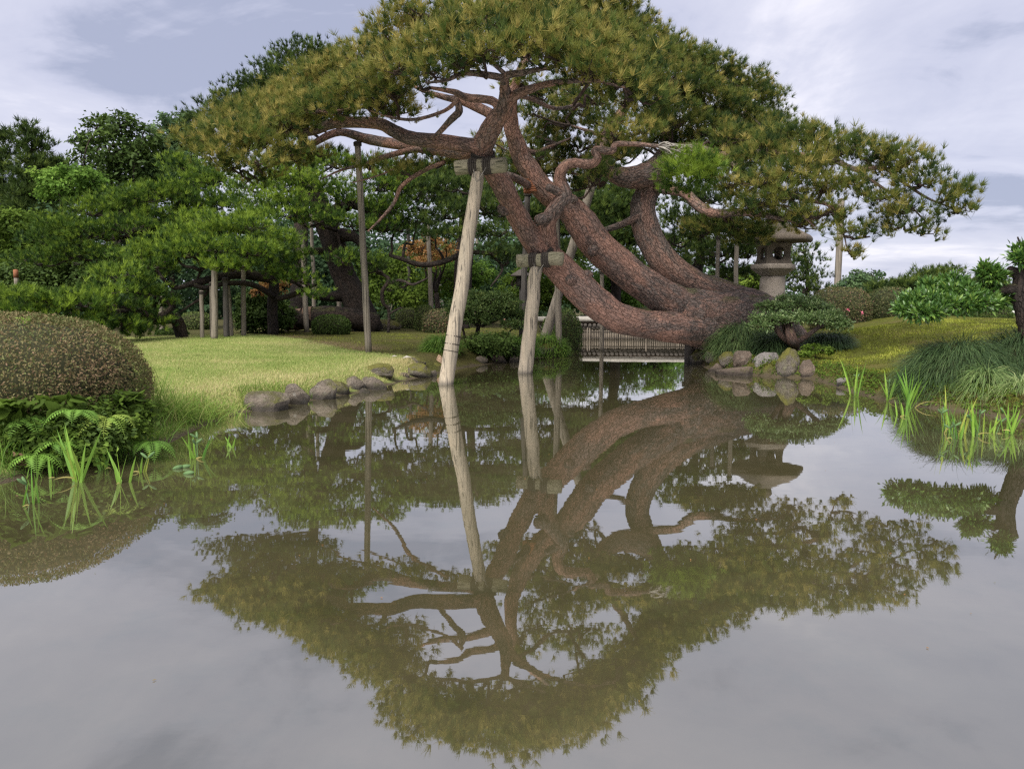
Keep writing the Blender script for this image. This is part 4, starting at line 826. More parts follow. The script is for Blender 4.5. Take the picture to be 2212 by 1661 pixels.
def broad(label, base_px, Y, blobs, mt, n, L, tint=.5, name='broadleaved_tree', group='broadleaved trees behind the garden', trunk_d=14, asp=.6, tv=.2):
    """blobs: px, py, half width, half height"""
    b = P(base_px[0], base_px[1], Y); b[2] = GZ(b[0], b[1]); th = thing(name, label, 'tree' if 'tree' in name else 'shrub', tuple(b), group)
    cr_, br = [], []; top = np.mean([P(x, y, Y) for x, y, _, _ in blobs], 0); fork = b + (top - b) * .45
    br.append(tube(wobble(b - np.array([0, 0, .1]), fork, 4, .03), np.linspace(trunk_d, trunk_d * .7, 4) * S(Y) / 2, 8, 3, .06, age=.7))
    V, F, a = cat_meshes(br); obj('trunk', V, F, M['bark_dark'], th, a, sm=True); br = []
    tot = sum(hw * hh for _, _, hw, hh in blobs)
    for x, y, hw, hh in blobs:
        c = P(x, y, Y + rng.uniform(-.04, .04) * Y * .5); r = np.array([hw, hw, hh]) * S(Y)
        q, cs = leaf_cloud(c, r, int(n * hw * hh / tot) + 30, L, asp, tint + rng.normal() * .06, tv, sub=.2); cr_.append(q)
        br.append(tube(wobble(fork, c, 5, .06), np.linspace(trunk_d * .45, trunk_d * .15, 5) * S(Y) / 2, 6, 3, age=.7))
        for s_ in cs[rng.choice(len(cs), min(6, len(cs)), replace=False)]: br.append(tube(wobble(c, s_, 4, .08), np.linspace(.04, .012, 4) * Y / 30, 4, 2, age=.7, cap=False))
    V, F, a = cat_meshes(cr_); obj('crown', V, F, M[mt], th, a); V, F, a = cat_meshes(br); obj('branch_network', V, F, M['bark_dark'], th, a, sm=True)
    return th
broad('airy dark broadleaved tree with loose twiggy top', (250, 690), 44, [(210, 280, 45, 34), (260, 275, 40, 28), (235, 320, 70, 36), (310, 300, 36, 26), (200, 360, 55, 34), (290, 355, 70, 38), (240, 400, 80, 40), (330, 380, 60, 40), (180, 310, 22, 18), (300, 440, 70, 40)], 'leaf_dark', 9500, .26, .55)
broad('greyer green broadleaved tree touching the great pine on the left', (370, 690), 46, [(370, 262, 36, 20), (420, 268, 36, 22), (380, 300, 60, 30), (430, 310, 40, 30), (375, 340, 60, 30), (400, 380, 70, 36)], 'leaf_far', 6500, .26, .6)
broad('pale green flat-topped tree below the tall conifers', (150, 690), 38, [(110, 385, 40, 16), (160, 378, 40, 18), (200, 395, 36, 18), (130, 410, 50, 18), (185, 425, 44, 18)], 'leaf_light', 4200, .2, .35)
broad('dense mid green tree at the left behind the low pine', (60, 690), 33, [(40, 480, 60, 30), (95, 500, 60, 32), (30, 520, 60, 34), (90, 550, 70, 36), (20, 570, 60, 34), (150, 560, 50, 36)], 'leaf_mid', 9000, .19, .42)
broad('deep green shady tree above the low pine at left', (130, 690), 31, [(120, 580, 60, 34), (180, 570, 50, 30), (60, 590, 60, 26), (170, 610, 50, 28), (110, 620, 70, 26), (30, 605, 40, 20)], 'leaf_dark', 9000, .16, .6)
broad('orange tinted maple behind the sagging pine branch', (950, 690), 33, [(925, 520, 34, 14), (900, 540, 34, 14), (950, 545, 36, 16), (925, 560, 40, 14), (965, 530, 20, 10)], 'maple', 3000, .11, .55, 'maple_tree', tv=.3)
broad('small orange maple sprig under the low pine', (596, 690), 26.5, [(590, 612, 28, 12), (570, 622, 24, 10), (612, 622, 22, 10), (560, 632, 18, 8)], 'maple', 1300, .085, .6, 'maple_tree', trunk_d=4, tv=.3)
broad('bright green maple behind the moss clearing', (870, 690), 36, [(830, 580, 60, 30), (880, 590, 60, 34), (840, 630, 70, 30), (900, 640, 60, 30), (800, 620, 50, 30), (860, 560, 50, 22), (960, 600, 50, 30)], 'leaf_mid', 8000, .17, .55, 'maple_tree')
broad('yellowing green maple behind the tall prop', (990, 690), 37, [(1000, 570, 40, 20), (960, 580, 40, 18), (1010, 600, 40, 22), (980, 625, 40, 20), (1040, 590, 30, 20)], 'leaf_light', 4200, .16, .45, 'maple_tree')
broad('fresh green tree behind the bamboo bridge', (1290, 690), 40, [(1270, 600, 50, 26), (1310, 620, 50, 28), (1260, 640, 50, 26), (1340, 600, 44, 26), (1360, 640, 44, 26), (1310, 655, 50, 22)], 'leaf_light', 6500, .17, .4)
broad('light green tree between the middle and dark limbs', (1430, 690), 41, [(1400, 600, 44, 26), (1440, 620, 44, 26), (1390, 640, 44, 24), (1450, 650, 44, 24), (1430, 585, 34, 18)], 'leaf_light', 4600, .17, .38)
broad('mid green tree left of the bridge', (1200, 690), 40, [(1190, 590, 44, 30), (1150, 600, 44, 28), (1230, 580, 44, 28), (1210, 630, 44, 28), (1160, 640, 44, 26), (1110, 620, 40, 28)], 'leaf_mid', 6000, .17, .5)
broad('fresh green bushes of maple behind the lantern poles', (1610, 670), 33, [(1600, 610, 40, 24), (1640, 600, 34, 24), (1570, 630, 34, 22), (1620, 640, 44, 20), (1560, 600, 30, 20), (1650, 635, 30, 20)], 'leaf_mid', 5200, .15, .6, 'maple_tree')
broad('soft green far tree right of the long pole on the mound', (1870, 660), 44, [(1850, 605, 30, 18), (1880, 600, 26, 16), (1835, 620, 30, 16), (1870, 625, 40, 16), (1905, 615, 16, 12), (1890, 632, 34, 12)], 'leaf_far', 4200, .2, .6)
broad('low pale far shrub right of the soft green tree', (1945, 660), 47, [(1945, 620, 26, 12), (1970, 625, 26, 10), (1925, 628, 20, 10)], 'leaf_far', 1600, .2, .7)
broad('shady broadleaved shrub with dark glossy leaves under the low pine', (570, 715), 26.5, [(545, 650, 34, 18), (590, 648, 34, 18), (565, 675, 50, 22), (530, 690, 30, 20), (610, 680, 30, 24), (570, 700, 50, 18)], 'leaf_dark', 9000, .12, .55, 'dark_shrub', 'shrubs under the pines', trunk_d=6)
# dead snag
th = thing('dead_trunk', 'bleached broken dead trunk behind the moss clearing', 'tree', tuple(GR(948, 690)))
b = GR(948, 690); k_ = b[1]
V, F, a = tube(np.array([P(950, 692, k_), P(953, 660, k_), P(948, 630, k_), P(952, 600, k_), P(955, 575, k_), P(958, 562, k_)]), np.array([16, 13, 11, 11, 12, 6]) * S(k_) / 2, 12, 5, .3); obj('trunk', V, F, M['snag'], th, sm=True)
V, F, a = tube(np.array([P(952, 585, k_), P(944, 574, k_), P(938, 570, k_)]), np.array([7, 5, 2]) * S(k_) / 2, 8, 4, .2); obj('broken_branch', V, F, M['snag'], th, sm=True)
# far wood closing the view
cl = []
for k in range(230):
    x = rng.uniform(-62, 21); Yb = rng.uniform(54, 68); hgt = 8.0 if x < -8 else (7.2 if x < 7 else max(3.0, 6.0 - (x - 7) * .25)); hgt *= rng.uniform(.75, 1.2)
    q, _ = leaf_cloud((x, Yb, hgt * .5), (2.4, 2.4, hgt * .55), 420, .36, .6, .35, .22, sub=.22); cl.append(q)
for k in range(75):
    x = rng.uniform(-26, 3); Yb = rng.uniform(43, 50); hgt = rng.uniform(5.2, 8.0)
    q, _ = leaf_cloud((x, Yb, hgt * .5), (2.0, 2.0, hgt * .55), 420, .3, .6, .28, .22, sub=.22); cl.append(q)
V, F, a = cat_meshes(cl); tag(obj('woodland', V, F, M['leaf_far'], attrs=a), 'far wood of mixed green trees closing the garden behind', 'wood', kind='stuff')
cl = []
for k in range(46):
    x = rng.uniform(14, 60); Yb = rng.uniform(58, 75); q, _ = leaf_cloud((x, Yb, .8), (2.6, 2.6, 1.3), 300, .34, .6, .6, .2, sub=.22); cl.append(q)
V, F, a = cat_meshes(cl); tag(obj('woodland', V, F, M['leaf_far'], attrs=a), 'far line of low trees beyond the moss mound', 'wood', kind='stuff')

# burlap wraps, crossed sticks
for x, y in ((628, 690), (668, 686), (645, 690)):
    Yw = 27.9; c = P(x, y, Yw); ax = P(x + 20, y - 2, Yw) - c
    V, F, a = tube(np.array([c - unit(ax) * .16, c, c + unit(ax) * .16]), np.array([23.5, 23.5, 23.5]) * S(Yw), 14, 3, .05, cap=False)
    o_ = obj('burlap_wrap', V, F, M['burlap'], [o for o in scene.objects if o.get('label', '').startswith('old dark pine')][0], sm=True)
for (a_, b_), lab in ((((830, 622), (850, 694)), 'stick leaning right of the crossed pair under the small crooked pine'), (((857, 622), (837, 694)), 'stick leaning left of the crossed pair under the small crooked pine')):
    bb = GR(*b_); tp = P(a_[0], a_[1], bb[1]); th = thing('support_stick', lab, 'stick', tuple(bb), 'crossed sticks'); straight('shaft', bb - [0, 0, .05], tp, .045, .04, M['wood_grey'], th, 8, 5, .06)
    ring(bb + (tp - bb) * .75, tp - bb, .05, .01, th)
th = thing('support_stick', 'thin pale slanting stick behind the pine trunk left of the lantern', 'stick', tuple(GR(1531, 640))); bb = GR(1531, 640); straight('shaft', bb, P(1518, 580, bb[1]), .05, .03, M['rail_log'], th, 8, 5, .06); ring(bb + (P(1518, 580, bb[1]) - bb) * .95, P(1518, 580, bb[1]) - bb, .04, .01, th)

# ================================================================== BRIDGE, LANTERN, SMALL BUILDINGS
BY = 30.8; bx0, bx1 = 1.75, 8.4
br_ = thing('bamboo_bridge', 'low earthen footbridge faced with upright bamboo over the channel', 'bridge', ((bx0 + bx1) / 2, BY, 0))
tiltb = -.10
def BYx(x): return BY + (x - bx0) * tiltb
for k in range(int((bx1 - bx0) / .072)):
    x = bx0 + k * .072 + rng.uniform(-.006, .006); h = .36 + rng.uniform(-.015, .015)
    V, F, a = tube(np.array([[x, BYx(x), -.12], [x + rng.uniform(-.006, .006), BYx(x), h]]), .03, 6, 1); obj('slat', V, F, M['bamboo'], br_, sm=False)
for z_ in (.30, .05):
    V, F, a = tube(np.array([[bx0 - .1, BYx(bx0) - .035, z_], [bx1, BYx(bx1) - .035, z_]]), .012, 6, 6); obj('binding_rail', V, F, M['rope'], br_)
for x in (3.0, 3.09, 5.3, 7.4):
    V, F, a = tube(np.array([[x, BYx(x) - .06, -.2], [x, BYx(x) - .06, .46]]), .028, 8, 1); obj('stake', V, F, M['bamboo'], br_)
for k in range(int((bx1 - bx0) / .178)):
    x = bx0 + .1 + k * .178; r_ = .07 + rng.uniform(-.01, .008)
    V, F, a = tube(np.array([[x, BYx(x) - .12, .56 + rng.uniform(-.01, .01)], [x, BYx(x) + 2.0, .56]]), r_, 10, 1); obj('log', V, F, M['log_end'], br_, sm=True)
V, F = box(bx0 - .6, bx1 + .5, BY + .0, BY + 1.9, .40, .50); 
V[:, 1] += (V[:, 0] - bx0) * tiltb; obj('beam_bed', V, F, M['log_end'], br_)
V, F = box(bx0 - .6, bx1 + .5, BY + .02, BY + 1.9, .63, .70); V[:, 1] += (V[:, 0] - bx0) * tiltb; obj('deck', V, F, M['soil'], br_)
V, F = box(bx0 - .6, bx1 + .5, BY + .07, BY + .12, -.3, .39); V[:, 1] += (V[:, 0] - bx0) * tiltb; obj('back_board', V, F, M['log_end'], br_)
for dy in (0.02, 1.8):
    V, F, a = tube(np.array([[bx0 - .7, BYx(bx0) + dy, .77], [(bx0 + bx1) / 2, BYx((bx0 + bx1) / 2) + dy, .80], [bx1 + .4, BYx(bx1) + dy, .79]]), .085, 12, 6, .04); obj('edge_log', V, F, M['rail_log'], br_, sm=True)
# dark posts under the pine trunk
th = thing('stub_post', 'short blackened post in the water under the pine trunk', 'post', tuple(G(1489, 785))); bb = G(1489, 785)
straight('shaft', bb - [0, 0, .3], bb + [0, 0, .5], .13, .12, M['log_end'], th, 10, 4, .1); straight('cap_board', bb + [-.16, 0, .52], bb + [.16, 0, .52], .06, .06, M['log_end'], th, 8, 2, .05)

# stone lantern
LY = 21.6; lc = P(1667, 655, LY); lx, ly = lc[0], lc[1]; lz = GZ(lx, ly)
lan = thing('stone_lantern', 'large granite lantern with wide cap behind the leaning pine', 'lantern', (lx, ly, lz))
def zpx(y): return P(1667, y, LY)[2]
def lathe(prof, seg, cx, cy, jag=0.0, rot=0.0):
    pr = np.array(prof); a = np.linspace(0, 2 * np.pi, seg, endpoint=False) + rot; n = len(pr)
    V = np.stack([cx + pr[:, 0][:, None] * np.cos(a), cy + pr[:, 0][:, None] * np.sin(a), np.repeat(pr[:, 1][:, None], seg, 1)], -1).reshape(-1, 3)
    i, j = np.meshgrid(np.arange(n - 1), np.arange(seg), indexing='ij'); i = i.ravel(); j = j.ravel(); k = (j + 1) % seg
    return V + rng.normal(size=V.shape) * jag, np.stack([i * seg + j, i * seg + k, (i + 1) * seg + k, (i + 1) * seg + j], 1)
zt = zpx(597); V, F = lathe([(.01, lz - .2), (.34, lz - .2), (.345, lz), (.345, (lz + zt) / 2), (.34, zt - .06), (.30, zt), (.01, zt)], 32, lx, ly); obj('pillar', V, F, M['granite'], lan, sm=True).data.set_sharp_from_angle(angle=R(40))
z0, z1 = zpx(597), zpx(571); V, F = lathe([(.01, z0 + .002), (.33, z0 + .002), (.60, z0 + (z1 - z0) * .55), (.63, z0 + (z1 - z0) * .62), (.63, z1 - .02), (.60, z1), (.01, z1)], 6, lx, ly, rot=R(0))
o_ = obj('platform', V, F, M['granite'], lan); bevel_obj(o_, .015, 2)
# fire box: four walls with round windows
zb, zf = z1 + .002, zpx(527); hw_ = .37
def window_wall(cx, cy, ang, half, zb, zt, rad, thick):
    n = 24; a = np.linspace(0, 2 * np.pi, n, endpoint=False); zc = (zb + zt) / 2; hh = (zt - zb) / 2
    def sq(a):
        c, s = np.cos(a), np.sin(a); m = np.maximum(np.abs(c), np.abs(s)); return c / m * half, s / m * hh
    ox, oz = sq(a); ix, iz = rad * np.cos(a), rad * np.sin(a) * 1.02
    pinch = lambda z: 1 - .10 * (1 - (z / hh) ** 2)
    rows = []
    for dep in (0, -thick):
        rows.append(np.stack([ox * pinch(oz), np.full(n, half + dep) * pinch(oz), zc + oz], 1)); rows.append(np.stack([ix, np.full(n, half + dep) * .90, zc + iz], 1))
    V = np.concatenate(rows); j = np.arange(n); k = (j + 1) % n
    F = np.concatenate([np.stack([j, k, n + k, n + j], 1), np.stack([2 * n + k, 2 * n + j, 3 * n + j, 3 * n + k], 1), np.stack([n + j, n + k, 3 * n + k, 3 * n + j], 1)])
    ca, sa = math.cos(ang), math.sin(ang)
    X = V[:, 0] * ca - V[:, 1] * sa + cx; Yv = V[:, 0] * sa + V[:, 1] * ca + cy
    return np.stack([X, Yv, V[:, 2]], 1), F
L = [window_wall(lx, ly, R(6) + q * math.pi / 2, hw_, zb, zf, .175, .09) for q in range(4)]
V, F, a = cat_meshes(L); fb = obj('fire_box', V, F, M['granite_dark'], lan)
V, F = box(lx - .28, lx + .28, ly - .28, ly + .28, zf - .012, zf + .05); obj('lintel', V, F, M['granite_dark'], lan)
zc0, zc1 = zf + .002, zpx(512)
V, F = lathe([(.01, zc0 + .05), (.45, zc0 + .03), (.98, zc0 + .04), (1.08, zc0 + .05), (1.09, zc0 + .16), (1.0, zc0 + .24), (.75, zc0 + .36), (.45, zc0 + .52), (.22, zc0 + .66), (.01, zc0 + .70)], 6, lx, ly, rot=R(0))
o_ = obj('cap', V, F, M['granite_dark'], lan); bevel_obj(o_, .04, 3)
V, F = lathe([(.01, zc0 + .66), (.16, zc0 + .68), (.20, zc0 + .78), (.16, zc0 + .9), (.05, zc0 + .99), (.01, zc0 + 1.02)], 16, lx, ly); obj('finial', V, F, M['granite_dark'], lan, sm=True)
for k, (x, y, w_) in enumerate(((1640, 668, .5), (1690, 672, .45))):
    pass
# small roofed hut far away, roofed lantern post behind the short prop
hc = P(2076, 640, 50); hz = GZ(hc[0], hc[1]); hut = thing('garden_hut', 'tiny wooden hut with a low gabled roof beyond the hedges', 'hut', (hc[0], hc[1], hz))
zt_ = P(2076, 610, 50)[2]; V, F = box(hc[0] - .5, hc[0] + .5, hc[1] - .5, hc[1] + .5, hz, zt_); obj('wall', V, F, M['wall_cream'], hut)
zr = P(2076, 602, 50)[2]; V = np.array([[hc[0] - .95, hc[1] - .8, zt_], [hc[0] + .95, hc[1] - .8, zt_], [hc[0] + .95, hc[1] + .8, zt_], [hc[0] - .95, hc[1] + .8, zt_], [hc[0], hc[1] - .8, zr], [hc[0], hc[1] + .8, zr]]); V = np.vstack([V, V + [0, 0, .08]])
F = [np.array([[6, 7, 10], [8, 9, 11], [0, 4, 1], [2, 5, 3]]), np.array([[7, 8, 11, 10], [9, 6, 10, 11], [0, 3, 5, 4], [1, 4, 5, 2], [0, 1, 7, 6], [1, 2, 8, 7], [2, 3, 9, 8], [3, 0, 6, 9]])]; obj('roof', V, F, M['roof_grey'], hut)
for dx in (-.5, .5):
    V, F = box(hc[0] + dx - .06, hc[0] + dx + .06, hc[1] - .58, hc[1] - .502, hz, zt_); obj('corner_post', V, F, M['bamboo'], hut)
hc = P(1125, 690, 33); hz = GZ(hc[0], hc[1]); hut = thing('roofed_lamp', 'dark roofed wooden lamp post half hidden behind the short prop', 'lamp', (hc[0], hc[1], hz))
zt_ = P(1125, 597, 33)[2]; zr = P(1125, 592, 33)[2]; straight('post', np.array([hc[0], hc[1], hz - .1]), np.array([hc[0], hc[1], zt_ - .4]), .07, .07, M['wood_dark'], hut, 8, 3)
V, F = box(hc[0] - .2, hc[0] + .2, hc[1] - .2, hc[1] + .2, zt_ - .42, zt_); obj('lamp_box', V, F, M['wood_dark'], hut)
V, F = lathe([(.01, zt_ + .002), (.62, zt_ + .002), (.60, zt_ + .05), (.05, zt_ + .3), (.01, zt_ + .3)], 4, hc[0], hc[1], rot=R(45)); obj('roof', V, F, M['log_end'], hut)
# white bench beyond the moss mound
Yb_ = 26; c = P(2190, 690, Yb_); wz = GZ(c[0], c[1]); bn_ = thing('bench', 'white painted bench beyond the hedge at the right', 'bench', (c[0], c[1], wz))
for y_, th_ in ((674, .07), (689, .05)):
    zc = max(P(2190, y_, Yb_)[2], wz + .1); V, F = box(c[0] - .42, c[0] + 1.6, c[1] - (.2 if y_ > 680 else .03), c[1] + .05, zc - th_ / 2, zc + th_ / 2); bevel_obj(obj('seat' if y_ > 680 else 'back_rail', V, F, M['white_wood'], bn_), .008)
for x_ in (2177, 2240):
    p_ = P(x_, 690, Yb_); V, F = box(p_[0] - .05, p_[0] + .05, c[1] + .052, c[1] + .13, wz - .05, P(2190, 672, Yb_)[2]); obj('leg', V, F, M['white_wood'], bn_)
# gravel path behind bench
pz = np.array([[9, 24.5], [30, 24.5], [36, 34], [10, 30]]); V = np.array([[x, y, 0] for x, y in pz])

# person on the far path
PYd = 54; pc_ = P(1087, 647, PYd); pz_ = GZ(pc_[0], pc_[1]); pr_ = thing('person', 'person in a white top with reddish hair passing behind the tiered shrub', 'person', (pc_[0], pc_[1], pz_))
def skin(name, verts, edges, rad, material, parent, off):
    me = bpy.data.meshes.new(name); me.from_pydata([tuple(v) for v in verts], edges, []); o = bpy.data.objects.new(name, me); scene.collection.objects.link(o)
    o.parent = parent; o.location = off; m = o.modifiers.new('skin', 'SKIN'); sv = me.skin_vertices[0].data
    for k, r_ in enumerate(rad): sv[k].radius = (r_, r_); sv[k].use_root = (k == 0)
    s = o.modifiers.new('sub', 'SUBSURF'); s.levels = 2; s.render_levels = 2; me.materials.append(material); return o
hgt = max(1.35, pc_[2] + .05 - pz_) / 1.62
vb = np.array([[0, 0, .86], [0, 0, 1.05], [0, .01, 1.25], [0, .01, 1.36], [0, 0, 1.44], [0, -.01, 1.53], [0, -.01, 1.60], [.09, 0, .84], [.1, -.03, .46], [.1, .02, .09], [.1, -.12, .04], [-.09, 0, .84], [-.1, .05, .47], [-.1, .1, .09], [-.1, -.02, .04],
               [.17, .01, 1.30], [.21, .03, 1.05], [.2, -.06, .84], [.2, -.09, .76], [-.17, .01, 1.30], [-.21, -.02, 1.05], [-.2, -.12, .86], [-.2, -.16, .79]]) * hgt
skin('body', vb, [(0, 1), (1, 2), (2, 3), (3, 4), (4, 5), (5, 6), (0, 7), (7, 8), (8, 9), (9, 10), (0, 11), (11, 12), (12, 13), (13, 14), (2, 15), (15, 16), (16, 17), (17, 18), (2, 19), (19, 20), (20, 21), (21, 22)],
     np.array([.13, .12, .13, .07, .055, .09, .07, .09, .06, .045, .035, .09, .06, .045, .035, .06, .045, .035, .03, .06, .045, .035, .03]) * hgt, M['skin'], pr_, (0, 0, 0))
skin('shirt', np.array([[0, 0, .9], [0, 0, 1.06], [0, .01, 1.27], [0, .01, 1.34], [.17, .01, 1.31], [.21, .03, 1.10], [-.17, .01, 1.31], [-.21, -.02, 1.10]]) * hgt, [(0, 1), (1, 2), (2, 3), (2, 4), (4, 5), (2, 6), (6, 7)], np.array([.155, .145, .15, .09, .085, .065, .085, .065]) * hgt, M['shirt'], pr_, (0, 0, 0))
skin('trousers', np.array([[0, 0, .9], [.09, 0, .82], [.1, -.03, .46], [.1, .02, .12], [-.09, 0, .82], [-.1, .05, .47], [-.1, .1, .12]]) * hgt, [(0, 1), (1, 2), (2, 3), (0, 4), (4, 5), (5, 6)], np.array([.15, .11, .085, .07, .11, .085, .07]) * hgt, M['trousers'], pr_, (0, 0, 0))
hv, hf = ICO[3]; hv = hv * np.array([.095, .11, .10]) ; hv = hv[:, :] + np.array([0, .025, 1.585]) ; V = hv * hgt + np.array([pc_[0], pc_[1], pz_]); obj('hair', V, hf, M['hair'], pr_, sm=True)

# ================================================================== ROCKS
ROCKS = [  # cx, top, base, width, material, seed, label
 (568, 846, 888, 92, 'rock', 1, 'long low boulder with a white lichen blotch at the lawn edge'),
 (635, 827, 874, 58, 'rock', 2, 'flat-topped dark boulder next to the long low boulder at the lawn edge'),
 (696, 819, 863, 56, 'rock', 3, 'sloping grey boulder with a pointed top at the lawn edge'),
 (727, 820, 851, 46, 'rock_moss', 4, 'green mossed boulder behind the sloping pointed boulder'),
 (760, 812, 846, 50, 'rock', 5, 'pale brown rounded boulder in the middle of the lawn edge'),
 (805, 813, 842, 54, 'rock', 6, 'broad boulder capped by turf at the lawn edge'),
 (787, 838, 849, 22, 'rock', 7, 'small dark stone at the foot of the turf-capped boulder'),
 (820, 784, 815, 60, 'rock_moss', 8, 'big boulder with golden moss on its right side on the lawn'),
 (843, 814, 823, 34, 'rock', 9, 'thin flat slab at the water beside the golden mossed boulder'),
 (866, 805, 819, 33, 'rock_brown', 10, 'low brown stone between the two mossed boulders'),
 (906, 784, 816, 51, 'rock_moss', 11, 'squarish boulder with moss crown and wet foot left of the tall prop'),
 (903, 771, 788, 32, 'rock_moss', 12, 'small mossed stone on the lawn behind the squarish boulder'),
 (937, 784, 802, 30, 'rock_moss', 13, 'mossy green stone between the squarish boulder and the tall prop'),
 (950, 766, 785, 16, 'rock_tan', 14, 'small orange tan stone beside the tall prop'),
 (936, 799, 813, 14, 'rock', 15, 'small grey stone at the right foot of the squarish boulder'),
 (1516, 754, 789, 46, 'rock_moss', 16, 'flat pale-topped mossy stone beside the blackened post'),
 (1541, 757, 780, 28, 'rock_moss', 17, 'golden mossed stone next to the flat pale-topped stone'),
 (1533, 777, 789, 13, 'rock_pale', 18, 'small pale pebble at the water before the golden mossed stone'),
 (1573, 759, 790, 34, 'rock_moss', 19, 'round mossed stone with a bare pale left side under the sedge'),
 (1607, 757, 797, 38, 'rock_brown', 20, 'upright brown stone under the sedge left of the big pale boulder'),
 (1547, 784, 804, 27, 'rock_brown', 21, 'low brownish stone in the water before the mossed stones'),
 (1600, 791, 812, 84, 'rock_brown', 22, 'wide low brown slab at the waterline under the upright brown stone'),
 (1655, 760, 810, 55, 'rock_pale', 23, 'big smooth pale grey boulder overhanging the water'),
 (1709, 751, 812, 52, 'rock_moss', 24, 'tall blocky boulder coated in golden moss under the spreading shrub'),
 (1746, 776, 817, 31, 'rock_brown', 25, 'egg-shaped pinkish brown stone at the end of the right rock edge'),
 (1824, 816, 836, 30, 'rock_pale', 26, 'whitish rock at the water under the moss mound'),
 (1077, 762, 784, 36, 'rock_brown', 27, 'dark reddish stone under the bank behind the two props'),
 (1110, 766, 783, 20, 'rock', 28, 'small grey stone under the bank behind the two props'),
 (1040, 768, 787, 26, 'rock', 29, 'shaded stone under the bank beside the tall prop'),
 (1176, 738, 772, 46, 'rock_moss', 30, 'rounded dark boulder at the water below the slanting pole'),
 (2207, 735, 752, 16, 'rock_tan', 31, 'small pinkish stone among the sedges at the far right')]
for cx, tp, bs, wd, mt, sd, lab in ROCKS:
    onland = sd in (4, 8, 12, 14, 16, 17, 19, 20, 24, 31)
    b = GR(cx, bs - 2) if onland else G(cx, bs)
    Yr = b[1]; w2 = wd * S(Yr) * .54; top = P(cx, tp, Yr + w2 * .5)[2]; zb_ = b[2] - .12; h2 = (top - zb_) / 2
    v0, f0 = ICO[4]; q = v0 / (np.abs(v0) ** 3.6).sum(1, keepdims=True) ** (1 / 3.6)
    # facets: cut by random planes
    r2 = np.random.default_rng(sd * 13 + 5)
    for k in range(14):
        n_ = unit(r2.normal(size=3)); dd_ = r2.uniform(.66, .98); s_ = q @ n_; q = q - np.maximum(s_ - dd_, 0)[:, None] * n_ * .95
    q = q * (1 + .10 * fbm(v0 * 1.9 + sd * 7.1, 3) + .06 * fbm(v0 * 5 + sd, 3) + .02 * fbm(v0 * 14 + sd, 2))[:, None]
    q[:, 0] = (q[:, 0] - (q[:, 0].max() + q[:, 0].min()) / 2) / np.ptp(q[:, 0]) * 2; q[:, 2] = (q[:, 2] - q[:, 2].min()) / np.ptp(q[:, 2]) * 2 - 1
    V = np.array([b[0], Yr + w2 * .55, zb_ + h2]) + q * np.array([w2, w2 * .8, h2])
    o_ = obj('rock', V, f0, M[mt], sm=True, base=(b[0], Yr + w2 * .55, b[2])); o_.data.set_sharp_from_angle(angle=R(28)); tag(o_, lab, 'rock', 'rocks along the pond edge')
# boulder on the moss clearing
b = GR(829, 712); v0, f0 = ICO[4]; q = v0 * (1 + .16 * fbm(v0 * 1.7 + 3, 3))[:, None]; V = b + np.array([0, .3, .1]) + q * np.array([.62, .45, .28]); o_ = obj('rock', V, f0, M['rock_moss'], sm=True, base=b); tag(o_, 'long mossy boulder lying on the moss clearing by the thick squat post', 'rock')
b = GR(868, 776)
for k, (x, y) in enumerate(((868, 777), (845, 774))):
    p_ = GR(x, y); V, F, kk = leaves(np.array([p_ + [0, 0, .03]]), np.array([[1., 0, .1]]), np.array([[0, -.4, 1.]]), .22 - .08 * k, .5); tag(obj('fallen_leaf', V, F, M['rail_log'], base=p_), ('larger' if k == 0 else 'smaller') + ' pale curled dry leaf on the bare moss near the lawn pole', 'leaf')

# ================================================================== SHRUBS
# foreground clipped azalea
ac = np.array([-5.46, 8.35, .66]); th = thing('azalea_bush', 'big clipped azalea dome with reddish brown leaf tips by the water', 'bush', (ac[0], ac[1], GZ(ac[0], ac[1])))
lf, core = dome(ac, (1.36, 1.25, .78), 42000, .033, .45, .52, .15, -.55, .045, 2.2, .3)
# greener low down, where the leaves are older
obj('foliage', lf[0], lf[1], M['azalea'], th, lf[2]); obj('inner_twigs', core[0], core[1], M['core'], th, sm=True)
q, _ = leaf_cloud(P(48, 690, 8.0), (.05, .05, .06), 40, .05, .4, .9, .1, nsub=6, sub=.3); o_ = obj('fresh_shoot', q[0], q[1], M['leaf_light'], th, q[2]); o_['label'] = 'single lime green shoot on top'
def CB(x, ytop, ybase, hw, Y, label, mt, n=3500, L=.055, cat='bush', name='clipped_bush', group='clipped bushes', **kw):
    zt_ = P(x, ytop, Y)[2]; c = P(x, ybase, Y); z0 = min(GZ(c[0], c[1]), c[2]); rx = hw * S(Y); rz = (zt_ - z0) * .62; cz = zt_ - rz
    kw.setdefault('zmin', -.62); kw.setdefault('power', 2.6)
    return clipped_bush(name, label, cat, (c[0], c[1], cz), (rx, rx * .85, rz), n, L, M[mt], group, **kw)
CB(716, 681, 717, 39, 26, 'clipped dark green round bush between the long pole and the squat post', 'leaf_dark', 4500, .06, tint=.65)
CB(372, 711, 730, 32, 25.5, 'small dark clipped bush below the lying trunk under the low pine', 'leaf_dark', 3000, .06, tint=.5)
CB(423, 675, 705, 34, 29, 'clipped mossy green dome behind the poles under the low pine', 'box', 3000, .06, tint=.6)
CB(918, 660, 700, 22, 30, 'clipped rounded bush behind the split pole on the moss', 'box', 2200, .06, tint=.7)
CB(950, 668, 700, 36, 28.5, 'wider brownish clipped bush behind the tall prop', 'hedge', 3000, .06, tint=.6)
CB(882, 666, 702, 26, 32, 'pale green clipped bush between the two mossy-ground poles', 'box', 2000, .06, tint=.8)
